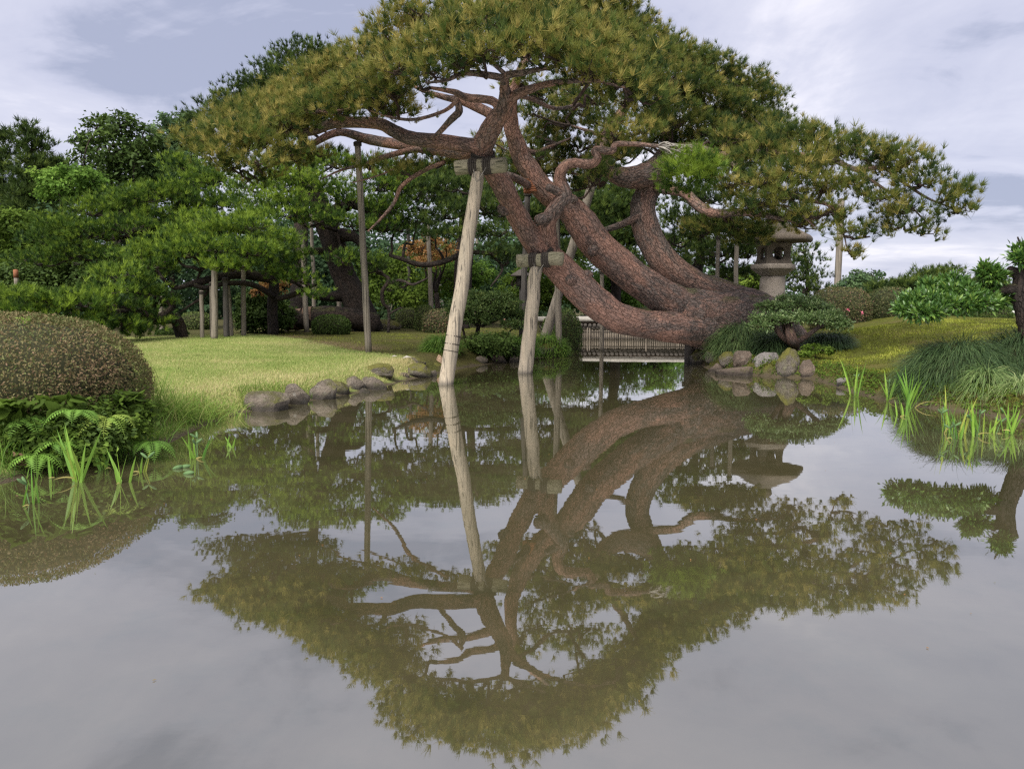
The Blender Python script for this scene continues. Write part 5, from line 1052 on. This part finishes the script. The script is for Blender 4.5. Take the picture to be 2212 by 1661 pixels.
CB(860, 672, 700, 30, 33, 'loose grey green bush behind the crossed sticks', 'leaf_far', 2000, .08, tint=.7, lump=.2)
CB(1214, 668, 716, 44, 23.6, 'clipped layered bush by the left end of the bamboo bridge', 'box', 5500, .055, tint=.5, power=2.1, lump=.12)
CB(1812, 622, 686, 62, 23.5, 'clipped azalea dome with a few pink flowers behind the pole on the mound', 'hedge', 9000, .05, tint=.6, power=2.8)
CB(1922, 622, 690, 46, 23.8, 'dark clipped dome next to the pink-flowered azalea', 'hedge', 7000, .05, tint=.35, power=2.8)
CB(2045, 655, 705, 58, 22, 'long clipped hedge behind the glossy-leaved bough', 'hedge', 6500, .05, tint=.4, power=3)
CB(2125, 660, 705, 50, 21, 'clipped hedge end next to the white bench', 'leaf_dark', 6000, .05, tint=.75, power=3)
CB(2075, 612, 660, 50, 26, 'rounded pale clipped bush rising behind the glossy-leaved bough', 'box', 4500, .055, tint=.65)
for k, (x, y) in enumerate(((1834, 668), (1748, 648), (1862, 676), (1790, 658))):
    p_ = P(x, y, 22.2); q, _ = leaf_cloud(p_, (.045, .045, .04), 14, .05, .7, .5, .2, nsub=3); tag(obj('azalea_flower', q[0], q[1], M['pink'], base=p_), 'pink azalea flower on the clipped dome behind the mound pole', 'flower', 'pink azalea flowers')
# tiered shrub on the bank behind the props
def tiered(label, base, Y, stems, pads, mt, L, n_per, name='tiered_shrub', bark='bark_dark', asp=.45, tint=.5, group=None, flat=.5, tv=.2):
    b = P(base[0], base[1], Y); th = thing(name, label, 'shrub', tuple(b), group); LPt = []
    for st in stems:
        q = np.array([P(*s[:3]) for s in st]); V, F, a = tube(q, [s[3] * S(s[2]) / 2 for s in st], 10, 5, .12, age=.6); obj('stem', V, F, M[bark], th, a, sm=True); LPt.append(spline(q, 4))
    LPt = np.concatenate(LPt); cr_, tw_ = [], []
    for x, y, hw, hh, Yp in pads:
        c = P(x, y, Yp); r = np.array([hw, hw * .9, hh]) * S(Yp); ns = max(8, int(n_per * hw / 40 / 14)); u = rdir(ns); u[:, 2] = np.abs(u[:, 2]) * np.where(rng.random(ns) < flat, 1, -.6); cs = c + u * (rng.uniform(.2, 1, ns) ** .5)[:, None] * r
        per = 14; p_ = np.repeat(cs, per, 0) + rng.normal(size=(ns * per, 3)) * L * .45; nrm = unit(np.array([0, 0, .9]) + .5 * np.repeat(u, per, 0) + .45 * rng.normal(size=p_.shape)); d = unit(p_ - np.repeat(cs, per, 0) + nrm * .3 * L)
        V, F, k = leaves(p_, d, nrm, L * rng.uniform(.7, 1.2, len(p_)), asp); ti = np.clip(tint + tv * np.repeat(rng.normal(size=ns), per) * .6 + tv * .7 * rng.normal(size=len(p_)), 0, 1); cr_.append((V, F, {'tint': np.repeat(ti, k)}))
        a0 = near_limb(c, LPt); tw_.append(tube(wobble(a0, c - [0, 0, r[2] * .4], 4, .08), np.linspace(.03, .012, 4), 6, 3, age=.6))
        for s_ in cs[rng.choice(ns, max(2, ns // 3), replace=False)]: tw_.append(tube(wobble(c - np.array([0, 0, r[2] * .4]), s_, 3, .08), [.01, .008, .004], 4, 2, age=.6, cap=False))
    V, F, a = cat_meshes(cr_); obj('foliage', V, F, M[mt], th, a); V, F, a = cat_meshes(tw_); obj('twig_network', V, F, M[bark], th, a, sm=True); return th
tiered('dark tiered clipped shrub with bare crooked stems on the bank between the props', (1030, 722), 20.5,
  [[(1030, 725, 20.5, 10), (1035, 700, 20.5, 9), (1045, 675, 20.5, 7), (1060, 655, 20.5, 4)], [(1033, 705, 20.5, 7), (1015, 690, 20.4, 6), (1003, 675, 20.4, 4)], [(1040, 705, 20.5, 7), (1075, 690, 20.6, 6), (1090, 670, 20.6, 4)], [(1005, 735, 20.3, 6), (1000, 712, 20.3, 5), (990, 700, 20.2, 3)], [(1095, 730, 20.3, 5), (1102, 715, 20.3, 4), (1115, 708, 20.3, 3)]],
  [(1050,645,46,8,20.5),(1020,638,34,7,20.6),(1012,658,44,8,20.3),(1092,655,40,8,20.6),(1080,640,30,6,20.8),(1032,670,44,8,20.2),(1085,676,46,9,20.6),(1005,690,34,9,20.1),(1050,690,30,7,20.2),(1115,702,36,8,20.3),(1070,662,44,8,20.4),(990,676,30,8,20.2),(1120,680,24,9,20.6)], 'box', .075, 900, tint=.42)
# spreading rhododendron-like shrub over the right rocks
tiered('low spreading shrub with leathery leaves and twisted bare stems over the mossed block', (1716, 752), 16.9,
  [[(1735, 775, 16.7, 10), (1722, 752, 16.8, 14), (1712, 735, 16.6, 24), (1706, 715, 16.7, 19), (1704, 700, 17.1, 14), (1710, 680, 17.2, 7)], [(1712, 742, 16.9, 16), (1690, 728, 16.8, 12), (1676, 708, 16.8, 10), (1672, 695, 16.8, 5)], [(1714, 742, 16.8, 14), (1740, 728, 16.7, 12), (1770, 706, 16.6, 9), (1785, 700, 16.6, 5)], [(1700, 730, 16.9, 9), (1692, 705, 17.1, 7), (1690, 690, 17.2, 4)]],
  [(1690,664,38,10,17.4),(1735,652,40,10,17.5),(1765,665,36,10,17.3),(1660,688,44,11,16.9),(1715,688,46,11,16.8),(1775,688,44,11,16.7),(1810,702,32,9,16.6),(1646,704,30,8,16.7),(1700,648,30,9,17.7),(1660,662,26,8,17.5),(1795,680,30,9,16.9)], 'rhodo', .068, 1150, 'spreading_shrub', 'twig', .42, .5)
tiered('glossy-leaved tree at the right edge with a gnarled trunk and a low leafy bough', (2200, 720), 12,
  [[(2235, 745, 12, 50), (2222, 700, 12, 44), (2212, 660, 12, 40), (2207, 625, 12, 40), (2215, 590, 12, 36), (2235, 560, 12, 20)], [(2215, 628, 12, 30), (2180, 624, 12, 22), (2150, 632, 12, 18), (2100, 645, 12.1, 14), (2040, 655, 12.2, 9), (1990, 660, 12.2, 5)], [(2212, 600, 12, 30), (2190, 588, 12, 22), (2182, 582, 11.95, 16)], [(2215, 555, 12, 8), (2205, 530, 12, 5), (2198, 512, 12, 3)], [(2190, 590, 12, 8), (2165, 592, 12, 5), (2145, 600, 12, 3)]],
  [(1985,652,42,16,12.1),(2030,640,46,18,12.3),(2080,638,46,18,12.1),(2125,640,42,16,12.2),(1965,668,26,10,12),(2010,620,22,8,12.5),(2060,612,26,9,12.5),(2110,655,42,12,11.9),(2050,660,46,12,11.9),(2150,650,26,10,12.2),(2000,675,36,8,11.8),(2145,598,22,14,12),(2130,585,12,8,12),(2207,545,14,10,12),(2205,560,12,10,11.9)], 'glossy', .092, 1250, 'glossy_tree', 'bark_dark', .4, .4)

# ================================================================== SEDGES, GRASSES, MOSS, FERNS, IRISES
def sedge_mound(label, c, r, n, Lb, wid, mt, tint=.5, droop=1.0, name='sedge_mound', group='sedge mounds on the right bank'):
    """long arching blades combed down over a rounded mound"""
    c = np.asarray(c, float); r = np.asarray(r, float); z0 = GZ(c[0], c[1]); th = thing(name, label, 'grass', (c[0], c[1], z0), group)
    u = rdir(n * 2); u = u[u[:, 2] > -.1][:n]; p = c + u * r * rng.uniform(.8, 1, len(u))[:, None]
    out_ = unit(u * np.array([1, 1, .0]) + 1e-6); d = unit(out_ * .75 + np.array([0, 0, .75]) + .24 * rng.normal(size=u.shape) + np.array([-.2, -.3, 0]))
    V, F, k = blades(p, d, Lb * rng.uniform(.6, 1.25, len(u)), wid, droop, 4)
    ti = np.clip(tint + .2 * fbm(p * 3, 2) + .18 * rng.normal(size=len(u)), 0, 1); obj('blade_cover', V, F, M[mt], th, {'tint': np.repeat(ti, k)})
    v0, f0 = ICO[4]; core = c + v0 * r * .86; core[:, 2] = np.maximum(core[:, 2], z0 - .1); obj('root_mound', core, f0, M['core'], th, sm=True); return th
def SM(label, x, ytop, ybase, hw, Y, n, Lb, wid, mt, dy=.8, **kw):
    zt_ = P(x, ytop, Y)[2]; c = P(x, ybase, Y); z0 = max(0, min(GZ(c[0], c[1]), P(x, ybase, Y)[2])); rz = max(.12, zt_ - z0 - Lb * .25); return sedge_mound(label, (c[0], c[1], z0), (hw * S(Y), hw * S(Y) * dy, rz), n, Lb, wid, mt, **kw)
SM('bright green sedge flowing over the rocks at the foot of the pine trunk', 1600, 694, 766, 62, 18.2, 3800, .46, .010, 'sedge', tint=.72, droop=1.3)
SM('dark green sedge hanging over the big pale boulder', 1672, 718, 764, 48, 17.5, 2600, .44, .010, 'sedge', tint=.4, droop=1.3)
SM('dark tuft of sedge right of the twisted shrub on the moss', 1792, 716, 748, 40, 17.3, 2000, .36, .011, 'sedge', tint=.35, droop=1.3)
SM('huge dark green sedge mound above the irises', 2065, 726, 862, 118, 12.0, 9000, .40, .007, 'sedge', .9, tint=.42, droop=1.3)
SM('dark sedge mound behind the striped grass at the right edge', 2200, 700, 865, 105, 12.2, 7000, .40, .007, 'sedge', .9, tint=.38, droop=1.3)
SM('striped pale green grass tuft on the sedge bank', 2125, 785, 866, 36, 11.2, 1200, .40, .009, 'sedge_light', tint=.5, droop=1.5, name='striped_grass', group='striped grass tufts')
SM('striped pale yellow grass tuft at the right edge above the moss', 2202, 808, 890, 42, 10.8, 1500, .40, .009, 'sedge_light', tint=.62, droop=1.5, name='striped_grass', group='striped grass tufts')
SM('grassy tuft on the bank left of the tall prop', 955, 722, 762, 34, 18.6, 1500, .35, .014, 'grass_tall', tint=.2, droop=1.2, name='grass_tuft', group='grass tufts on the middle bank')
SM('rounded grassy hummock behind the short prop', 1182, 718, 755, 44, 21.5, 1800, .28, .014, 'grass_tall', tint=.3, droop=1.2, name='grass_tuft', group='grass tufts on the middle bank')
SM('grassy hummock between the two props', 1120, 722, 765, 42, 20.3, 1600, .3, .014, 'grass_tall', tint=.1, droop=1.2, name='grass_tuft', group='grass tufts on the middle bank')
broad('dark leafy bush on the bank between the two props', (1060, 765), 19.3, [(1040, 735, 34, 14), (1080, 735, 34, 14), (1060, 752, 46, 14), (1020, 752, 26, 14), (1105, 755, 30, 14)], 'leaf_dark', 6500, .075, .7, 'bank_bush', 'shrubs under the pines', trunk_d=4)
broad('small leafy plant among the roots of the spreading shrub', (1765, 765), 16.3, [(1755, 752, 20, 8), (1780, 758, 20, 8), (1738, 764, 14, 7)], 'leaf_mid', 1500, .05, .5, 'bank_bush', 'shrubs under the pines', trunk_d=2)

def scatter(n, x0, x1, y0, y1, keep):
    X = rng.uniform(x0, x1, n); Yv = rng.uniform(y0, y1, n); k = keep(X, Yv); X, Yv = X[k], Yv[k]
    return np.stack([X, Yv, ground_z(X, Yv)], 1)
# lawn grass: short mown blades, denser towards the pond edge
Pn = np.concatenate([scatter(160000, -9, 0, 7, 17, lambda X, Y: (sdf(lawn_poly, X, Y) < .1) & (sdf(pond, X, Y) > .05)), scatter(120000, -14, 0, 16, 26, lambda X, Y: sdf(lawn_poly, X, Y) < .15)])
n = len(Pn); d = unit(np.array([0, 0, 1.]) + .5 * rng.normal(size=(n, 3))); Lg = rng.uniform(.03, .06, n) * (1 + .7 * (1 - smooth(.1, 1.2, sdf(pond, Pn[:, 0], Pn[:, 1]))))
V, F, k = blades(Pn - [0, 0, .005], d, Lg, .009, .3, 1); ti = np.clip(.55 + .42 * fbm(Pn * .9, 3) + .2 * rng.normal(size=n) + .25 * (1 - smooth(.2, 2.5, sdf(pond, Pn[:, 0], Pn[:, 1]))), 0, 1)
tag(obj('lawn_grass', V, F, M['grass'], attrs={'tint': np.repeat(ti, k)}), 'short mown yellow green lawn grass by the pond', 'grass', kind='stuff')
# moss on the right mound and on the middle clearing
def moss_keep(X, Y): return (sdf(pond, X, Y) > -.02)
Pn = np.concatenate([scatter(150000, 4.6, 12.5, 8.5, 20, lambda X, Y: moss_keep(X, Y) & ((X + .25 * (Y - 14) > 4.6))), scatter(60000, 4.0, 10, 9.5, 14.5, lambda X, Y: moss_keep(X, Y)), scatter(26000, -8, 1.5, 17.5, 27, lambda X, Y: moss_keep(X, Y) & (sdf(lawn_poly, X, Y) > .1))])
n = len(Pn); hum = fbm(Pn * np.array([1.6, 1.6, 0]) + 4, 3); Pn = Pn[hum > -.32]; hum = hum[hum > -.32]; n = len(Pn)
d = unit(np.array([0, 0, 1.]) + .7 * rng.normal(size=(n, 3))); V, F, k = blades(Pn - [0, 0, .01], d, rng.uniform(.02, .06, n) * (1 + .9 * np.clip(hum, 0, 1)), .016, .2, 1)
tl = Pn[:, 0] < 2; dsh = smooth(.05, .5, sdf(pond, Pn[:, 0], Pn[:, 1])); ti = np.clip(.55 + .75 * hum + .16 * rng.normal(size=n) - .22 * tl - .45 * (1 - dsh), 0, 1)
tag(obj('moss_cover', V, F, M['moss'], attrs={'tint': np.repeat(ti, k)}), 'golden green cushion moss over the mound and the clearing', 'moss', kind='stuff')
# small weeds rooted along the right water's edge
Pn = scatter(70000, 3.5, 10, 9.0, 17.2, lambda X, Y: (sdf(pond, X, Y) > -.06) & (sdf(pond, X, Y) < .34 + .2 * vnoise(np.stack([X * 1.5, Y * 1.5, X * 0], 1))) & (vnoise(np.stack([X * 3, Y * 3, X * 0 + 3], 1)) > -.35))
n = min(len(Pn), 9000); Pn = Pn[rng.choice(len(Pn), n, replace=False)]; Pn[:, 2] = np.maximum(Pn[:, 2], 0) + rng.uniform(.0, .09, n); nr = unit(np.array([-.4, -.6, .8]) + .6 * rng.normal(size=(n, 3))); d = unit(np.cross(nr, rng.normal(size=(n, 3))))
V, F, k = leaves(Pn, d, nr, rng.uniform(.03, .065, n), .5); tag(obj('shore_weeds', V, F, M['leaf_mid'], attrs={'tint': np.repeat(np.clip(.32 + .2 * rng.normal(size=n), 0, 1), k)}), 'small dark weeds along the water under the moss and sedges', 'weeds', kind='stuff')
# tall grass along the left shore
Pn = scatter(60000, -5.2, -2.2, 7.6, 12.5, lambda X, Y: (sdf(pond, X, Y) > -.03) & (sdf(pond, X, Y) < .30 + .22 * vnoise(np.stack([X * 2, Y * 2, X * 0], 1))) & (rng.random(len(X)) < .33))
n = len(Pn); d = unit(np.array([.1, -.2, 1.]) + .35 * rng.normal(size=(n, 3))); V, F, k = blades(Pn - [0, 0, .01], d, rng.uniform(.06, .26, n), .007, .9, 3)
ti = np.clip(.55 + .25 * fbm(Pn * 1.4, 2) + .2 * rng.normal(size=n), 0, 1); tag(obj('shore_grass', V, F, M['grass_tall'], attrs={'tint': np.repeat(ti, k)}), 'tall loose grass hanging over the left pond edge', 'grass', kind='stuff')
def grass_clump(label, px, Y, n, hgt, spread, tint, mt='grass_tall', wid=.009, droop=.9):
    b = np.array(GR(*px)) if Y is None else P(px[0], px[1], Y); b[2] = max(GZ(b[0], b[1]), 0)
    p = b + np.stack([rng.normal(size=n) * spread, rng.normal(size=n) * spread, np.zeros(n)], 1); p[:, 2] = np.maximum(ground_z(p[:, 0], p[:, 1]), -.02)
    d = unit(np.array([0, -.1, 1.]) + .42 * rng.normal(size=(n, 3))); V, F, k = blades(p, d, hgt * rng.uniform(.5, 1.1, n), wid, droop, 4); ti = np.clip(tint + .2 * rng.normal(size=n), 0, 1)
    return tag(obj('grass_clump', V, F, M[mt], attrs={'tint': np.repeat(ti, k)}, base=b), label, 'grass', 'grass clumps on the left bank')
grass_clump('lush yellow green grass clump right of the azalea dome', (355, 900), None, 260, .62, .16, .62)
grass_clump('bright long-bladed grass clump between azalea dome and lawn boulders', (410, 905), None, 240, .5, .18, .6)
grass_clump('low straggling grass clump next to the first lawn boulder', (465, 900), None, 220, .34, .18, .75)
grass_clump('dark grass drooping into the water under the azalea dome', (250, 968), None, 300, .55, .2, .15)
grass_clump('grassy fringe under the ferns at the far left', (40, 1000), None, 260, .42, .2, .25)
grass_clump('thin tall grass wisps beside the azalea dome and the lawn', (318, 850), None, 70, .75, .1, .5)

# ground cover of mixed leaves on the bank under the azalea
def bank_leaves(label, px, Y, r, n, L, mt, tint, name='leafy_plant'):
    c = P(px[0], px[1], Y); q, cs = leaf_cloud(c, r, n, L, .62, tint, .2, nsub=max(6, n // 9), sub=.22, updown=.9)
    th = thing(name, label, 'plant', (c[0], c[1], max(0, GZ(c[0], c[1]))), 'leafy plants under the azalea')
    if n > 60: tag(obj('foliage', q[0], q[1], M[mt], th, q[2]), kind='stuff')
    else:
        for k in range(len(q[0]) // 4): c0, r1_, tp_, l1_ = q[0][4 * k:4 * k + 4]; ax_ = tp_ - c0; sd_ = (r1_ - l1_) * .5; up_ = (r1_ + l1_) * .5 - (c0 + ax_ * .45); V8 = np.array([c0 + ax_ * f_ + sd_ * s_ * w_ + up_ * (1 - abs(s_) * .9) * 1.5 for f_, w_ in ((.06, .0), (-.04, .6), (.18, 1.0), (.45, .95), (.72, .55), (1.0, .0)) for s_ in ((0,) if w_ == 0 else (-1, 0, 1))]); F8 = np.array([[0, 2, 1], [0, 3, 2], [1, 2, 5], [1, 5, 4], [2, 3, 6], [2, 6, 5], [4, 5, 8], [4, 8, 7], [5, 6, 9], [5, 9, 8], [7, 8, 11], [7, 11, 10], [8, 9, 12], [8, 12, 11], [10, 11, 13], [11, 12, 13]]); obj('leaf', V8, F8, M[mt], th, {'tint': np.full(len(V8), q[2]['tint'][4 * k])}, sm=True)
    return th
bank_leaves('dark leafy ground cover under the azalea at the far left', (60, 900), 7.5, (.55, .2, .22), 900, .06, 'leaf_dark', .75)
bank_leaves('dark leafy ground cover under the middle of the azalea', (170, 900), 7.55, (.5, .2, .2), 900, .06, 'leaf_mid', .2)
bank_leaves('dark leafy ground cover under the right end of the azalea', (270, 890), 7.9, (.32, .2, .2), 700, .06, 'leaf_mid', .2)
bank_leaves('dark weeds on the bank below the far left fern', (50, 945), 7.1, (.5, .15, .16), 800, .06, 'leaf_mid', .3)
bank_leaves('dark weeds on the bank below the arching fern', (170, 935), 7.25, (.5, .16, .16), 900, .06, 'leaf_dark', .7)
bank_leaves('weeds on the bank between yellowing fern and drooping grass', (262, 930), 7.5, (.32, .15, .16), 600, .06, 'leaf_mid', .4)
bank_leaves('lime yellow leafy plant between the ferns', (185, 955), 7.2, (.26, .14, .14), 260, .075, 'leaf_light', .8)
bank_leaves('broad heart-shaped green leaves under the azalea', (120, 868), 7.25, (.18, .1, .13), 40, .15, 'leaf_mid', .32)
bank_leaves('broad dark leaves by the grass clump', (292, 875), 7.75, (.16, .1, .12), 36, .14, 'leaf_mid', .25)
bank_leaves('broad green leaves with a wine red one at the far left', (35, 885), 7.1, (.2, .1, .12), 36, .15, 'leaf_mid', .28)
bank_leaves('low dark weeds along the muddy foot of the bank', (120, 985), 7.0, (.6, .12, .08), 500, .05, 'leaf_mid', .3)
bank_leaves('wine red leaf sprig above the water', (42, 1000), 6.9, (.08, .06, .06), 14, .09, 'azalea', .85)
# ferns
def frond(b, dirv, L, nl=16, lw=.085):
    tt = np.linspace(0, 1, nl); d = np.array(dirv, float); d /= np.linalg.norm(d); p = [np.array(b, float)]; ds = []
    for k in range(nl - 1): ds.append(d.copy()); p.append(p[-1] + d * L / (nl - 1)); d = d + np.array([0, 0, -1.]) * .15; d /= np.linalg.norm(d)
    ds.append(d); p = np.array(p); ds = np.array(ds); side = unit(np.cross(ds, [0, 0, 1.])); up = np.cross(side, ds); w_ = lw * np.sin(np.pi * np.clip(tt * .93 + .1, 0, 1)) ** .8 * (1.05 - tt * .6) * 1.4
    Vl = []
    for s in (-1, 1):
        dd_ = unit(side * s + ds * .35 - up * .12); V, F, k = leaves(p[1:], dd_[1:], up[1:], w_[1:], .24, .0); Vl.append((V, F))
    Vl.append(tube(p, np.linspace(.005, .0015, nl), 4, 1)[:2]); return cat_meshes(Vl)[:2]
def fern(label, px, Y, n, L, tint, spread=1.0):
    c = P(px[0], px[1], Y); th = thing('fern', label, 'fern', tuple(c), 'ferns under the azalea')
    for k in range(n):
        an = -math.pi / 2 + (k - (n - 1) / 2) / max(n - 1, 1) * 2.6 * spread + rng.normal() * .15
        V, F = frond(c, (math.cos(an), math.sin(an) * .9, .5 + rng.normal() * .15), L * rng.uniform(.75, 1.1)); nt_ = len(V); obj('frond', V, F, M['fern'], th, {'tint': np.full(nt_, np.clip(tint + rng.normal() * .1, 0, 1))})
fern('fern with drooping fronds at the far left under the azalea', (60, 905), 7.2, 5, .42, .5)
fern('arching fern over the muddy bank left of the tall irises', (135, 955), 7.1, 4, .38, .45)
fern('yellowing fern with wide fronds right of the lime plant', (235, 905), 7.4, 6, .48, .85)
fern('low fern dipping to the water beside the dark drooping grass', (325, 955), 7.55, 4, .34, .45)
fern('small fern beneath the broad leaves under the azalea', (165, 890), 7.2, 4, .36, .5)
fern('pale fern at the water at the far left', (80, 985), 6.95, 4, .34, .55)

# irises: each leaf a part
def iris_leaf(b, an, L, w_, lean, curl, dead=False):
    """a flat sword blade with a slight fold"""
    nseg = 7; d = unit(np.array([math.cos(an) * lean, math.sin(an) * lean, 1.])); side = unit(np.cross(d, [math.sin(an + .6), -math.cos(an + .6), .1])); p = np.array(b, float); rows = []
    for k in range(nseg + 1):
        t = k / nseg; wk = w_ * (.7 + .6 * t if t < .4 else .94 * (1 - ((t - .4) / .6) ** 1.8)) * .5 + .0005
        nn_ = np.cross(side, d); rows += [p - side * wk, p + nn_ * wk * .25, p + side * wk]; p = p + d * L / nseg; d = unit(d + np.array([math.cos(an), math.sin(an), -.6]) * curl / nseg)
    V = np.array(rows); i, j = np.meshgrid(np.arange(nseg), np.arange(2), indexing='ij'); i = i.ravel(); j = j.ravel(); F = np.stack([i * 3 + j, i * 3 + j + 1, (i + 1) * 3 + j + 1, (i + 1) * 3 + j], 1); return V, F
def iris(label, px, hpx, n, pods=0, tint=.4, spread=.5, dry=1):
    b = G(*px); Y = b[1]; H = hpx * S(Y); th = thing('iris_clump', label, 'iris', (b[0], b[1], 0), 'water irises along the banks')
    for k in range(n):
        an = rng.uniform(0, 6.28); bb = b + np.array([rng.normal() * .035, rng.normal() * .035, -.06]); tn = np.clip(tint + rng.normal() * .15, 0, .8); V, F = iris_leaf(bb, an, (H + .08) * rng.uniform(.7, 1.25), rng.uniform(.02, .032), rng.uniform(.03, spread), rng.uniform(0, .3)); obj('leaf', V, F, M['iris'], th, {'tint': np.full(len(V), tn)}, sm=True)
    for k in range(dry):
        an = rng.uniform(-2.8, -.3); V, F = iris_leaf(b + np.array([rng.normal() * .04, rng.normal() * .04, -.03]), an, H * rng.uniform(.5, .8), .018, .7, 1.6); obj('leaf', V, F, M['iris'], th, {'tint': np.full(len(V), .97)}, sm=True)
    for k in range(pods):
        an = rng.uniform(-2.6, -.4) if k % 2 else rng.uniform(.3, 2.8); d = np.array([math.cos(an) * .55, math.sin(an) * .4, 1]); tip = b + d * H * rng.uniform(.35, .8)
        V, F, a = tube(np.array([b - [0, 0, .05], b + (tip - b) * .5 + rng.normal(size=3) * .01, tip]), .005, 5, 3); st = obj('stalk', V, F, M['pod'], th, sm=True)
        for q in range(2):
            dr = unit(np.array([math.cos(an + q * 2) * .9, math.sin(an + q * 2) * .6, .6])); V, F, a = tube(np.array([tip, tip + dr * .02, tip + dr * .045, tip + dr * .07, tip + dr * .085]), [.005, .011, .013, .010, .003], 8, 3); obj('seed_pod', V, F, M['pod'], st, sm=True)
IR = [((172, 1040), 105, 9, 0, 'tallest iris clump on the left bank with one bent dry blade', .45, .45), ((262, 1042), 58, 6, 0, 'iris clump with a blade lying on the water by the left bank', .5, .6), ((66, 1088), 72, 5, 1, 'iris pair with a seed pod standing far from the left bank', .3, .35),
      ((305, 1020), 42, 4, 1, 'short yellowing iris next to the floating pods', .75, .6), ((428, 990), 55, 6, 2, 'iris with green pods bending over the water before the tall grass', .35, .5), ((497, 967), 28, 3, 0, 'tiny two-bladed iris shoot out on the water', .4, .7), ((228, 1015), 60, 6, 0, 'slim irises behind the tallest left clump', .3, .35), ((118, 1030), 40, 4, 0, 'small irises between the ferns and the tallest left clump', .35, .4),
      ((1844, 856), 72, 9, 1, 'iris clump beside the whitish rock under the moss mound', .35, .3), ((1919, 866), 64, 7, 1, 'iris clump with a folded dry blade below the moss mound', .45, .5), ((1942, 898), 46, 4, 0, 'slender low irises left of the fan-shaped clump', .35, .25), ((1966, 881), 78, 13, 0, 'fan-shaped tall iris clump below the sedge mound', .35, .45),
      ((2045, 934), 84, 7, 2, 'leaning yellow green iris clump with pods right of the fan-shaped clump', .55, .4), ((2065, 949), 55, 6, 2, 'upright iris clump with a pale pod before the leaning clump', .35, .3), ((2077, 938), 78, 3, 0, 'lone yellowed iris blades behind the upright clump', .85, .4), ((2110, 942), 70, 7, 2, 'iris clump between the pod-bearing clump and the edge clump', .4, .35), ((2183, 937), 66, 9, 1, 'iris clump at the far right under the striped grass', .4, .35), ((2150, 936), 36, 3, 1, 'short bent iris beside the far right clump', .6, .6)]
for px, h, n, pods, lab, ti, sp_ in IR: iris(lab, px, h, n, pods, ti, sp_)
# floating pods on the left
for k, (x, y) in enumerate(((385, 1012), (400, 1010), (408, 1024))):
    p_ = G(x, y) + np.array([0, 0, .012]); an = rng.uniform(-.4, .8); d = np.array([math.cos(an), math.sin(an), .12]); V, F, a = tube(np.array([p_ - d * .05, p_ - d * .03, p_, p_ + d * .03, p_ + d * .05]), [.004, .016, .021, .016, .004], 10, 3); tag(obj('floating_pod', V, F, M['pod'], base=p_, sm=True), 'green iris seed pod floating by the left bank', 'seed pod', 'floating seed pods')
# specks of leaf litter afloat
n = 70; Pn = np.stack([rng.uniform(-4.5, 4.5, n), rng.uniform(2.6, 9, n), np.full(n, .004)], 1); Pn = Pn[sdf(pond, Pn[:, 0], Pn[:, 1]) < -.3]; n = len(Pn); an = rng.uniform(0, 6.28, n); d = np.stack([np.cos(an), np.sin(an), np.zeros(n)], 1)
V, F, k = leaves(Pn, d, np.tile([0, 0, 1.], (n, 1)), rng.uniform(.008, .022, n), .45, .05); tag(obj('floating_litter', V, F, M['maple'], attrs={'tint': np.repeat(rng.uniform(0, 1, n), k)}), 'tiny bits of dry leaf floating on the pond', 'leaf litter', kind='stuff')
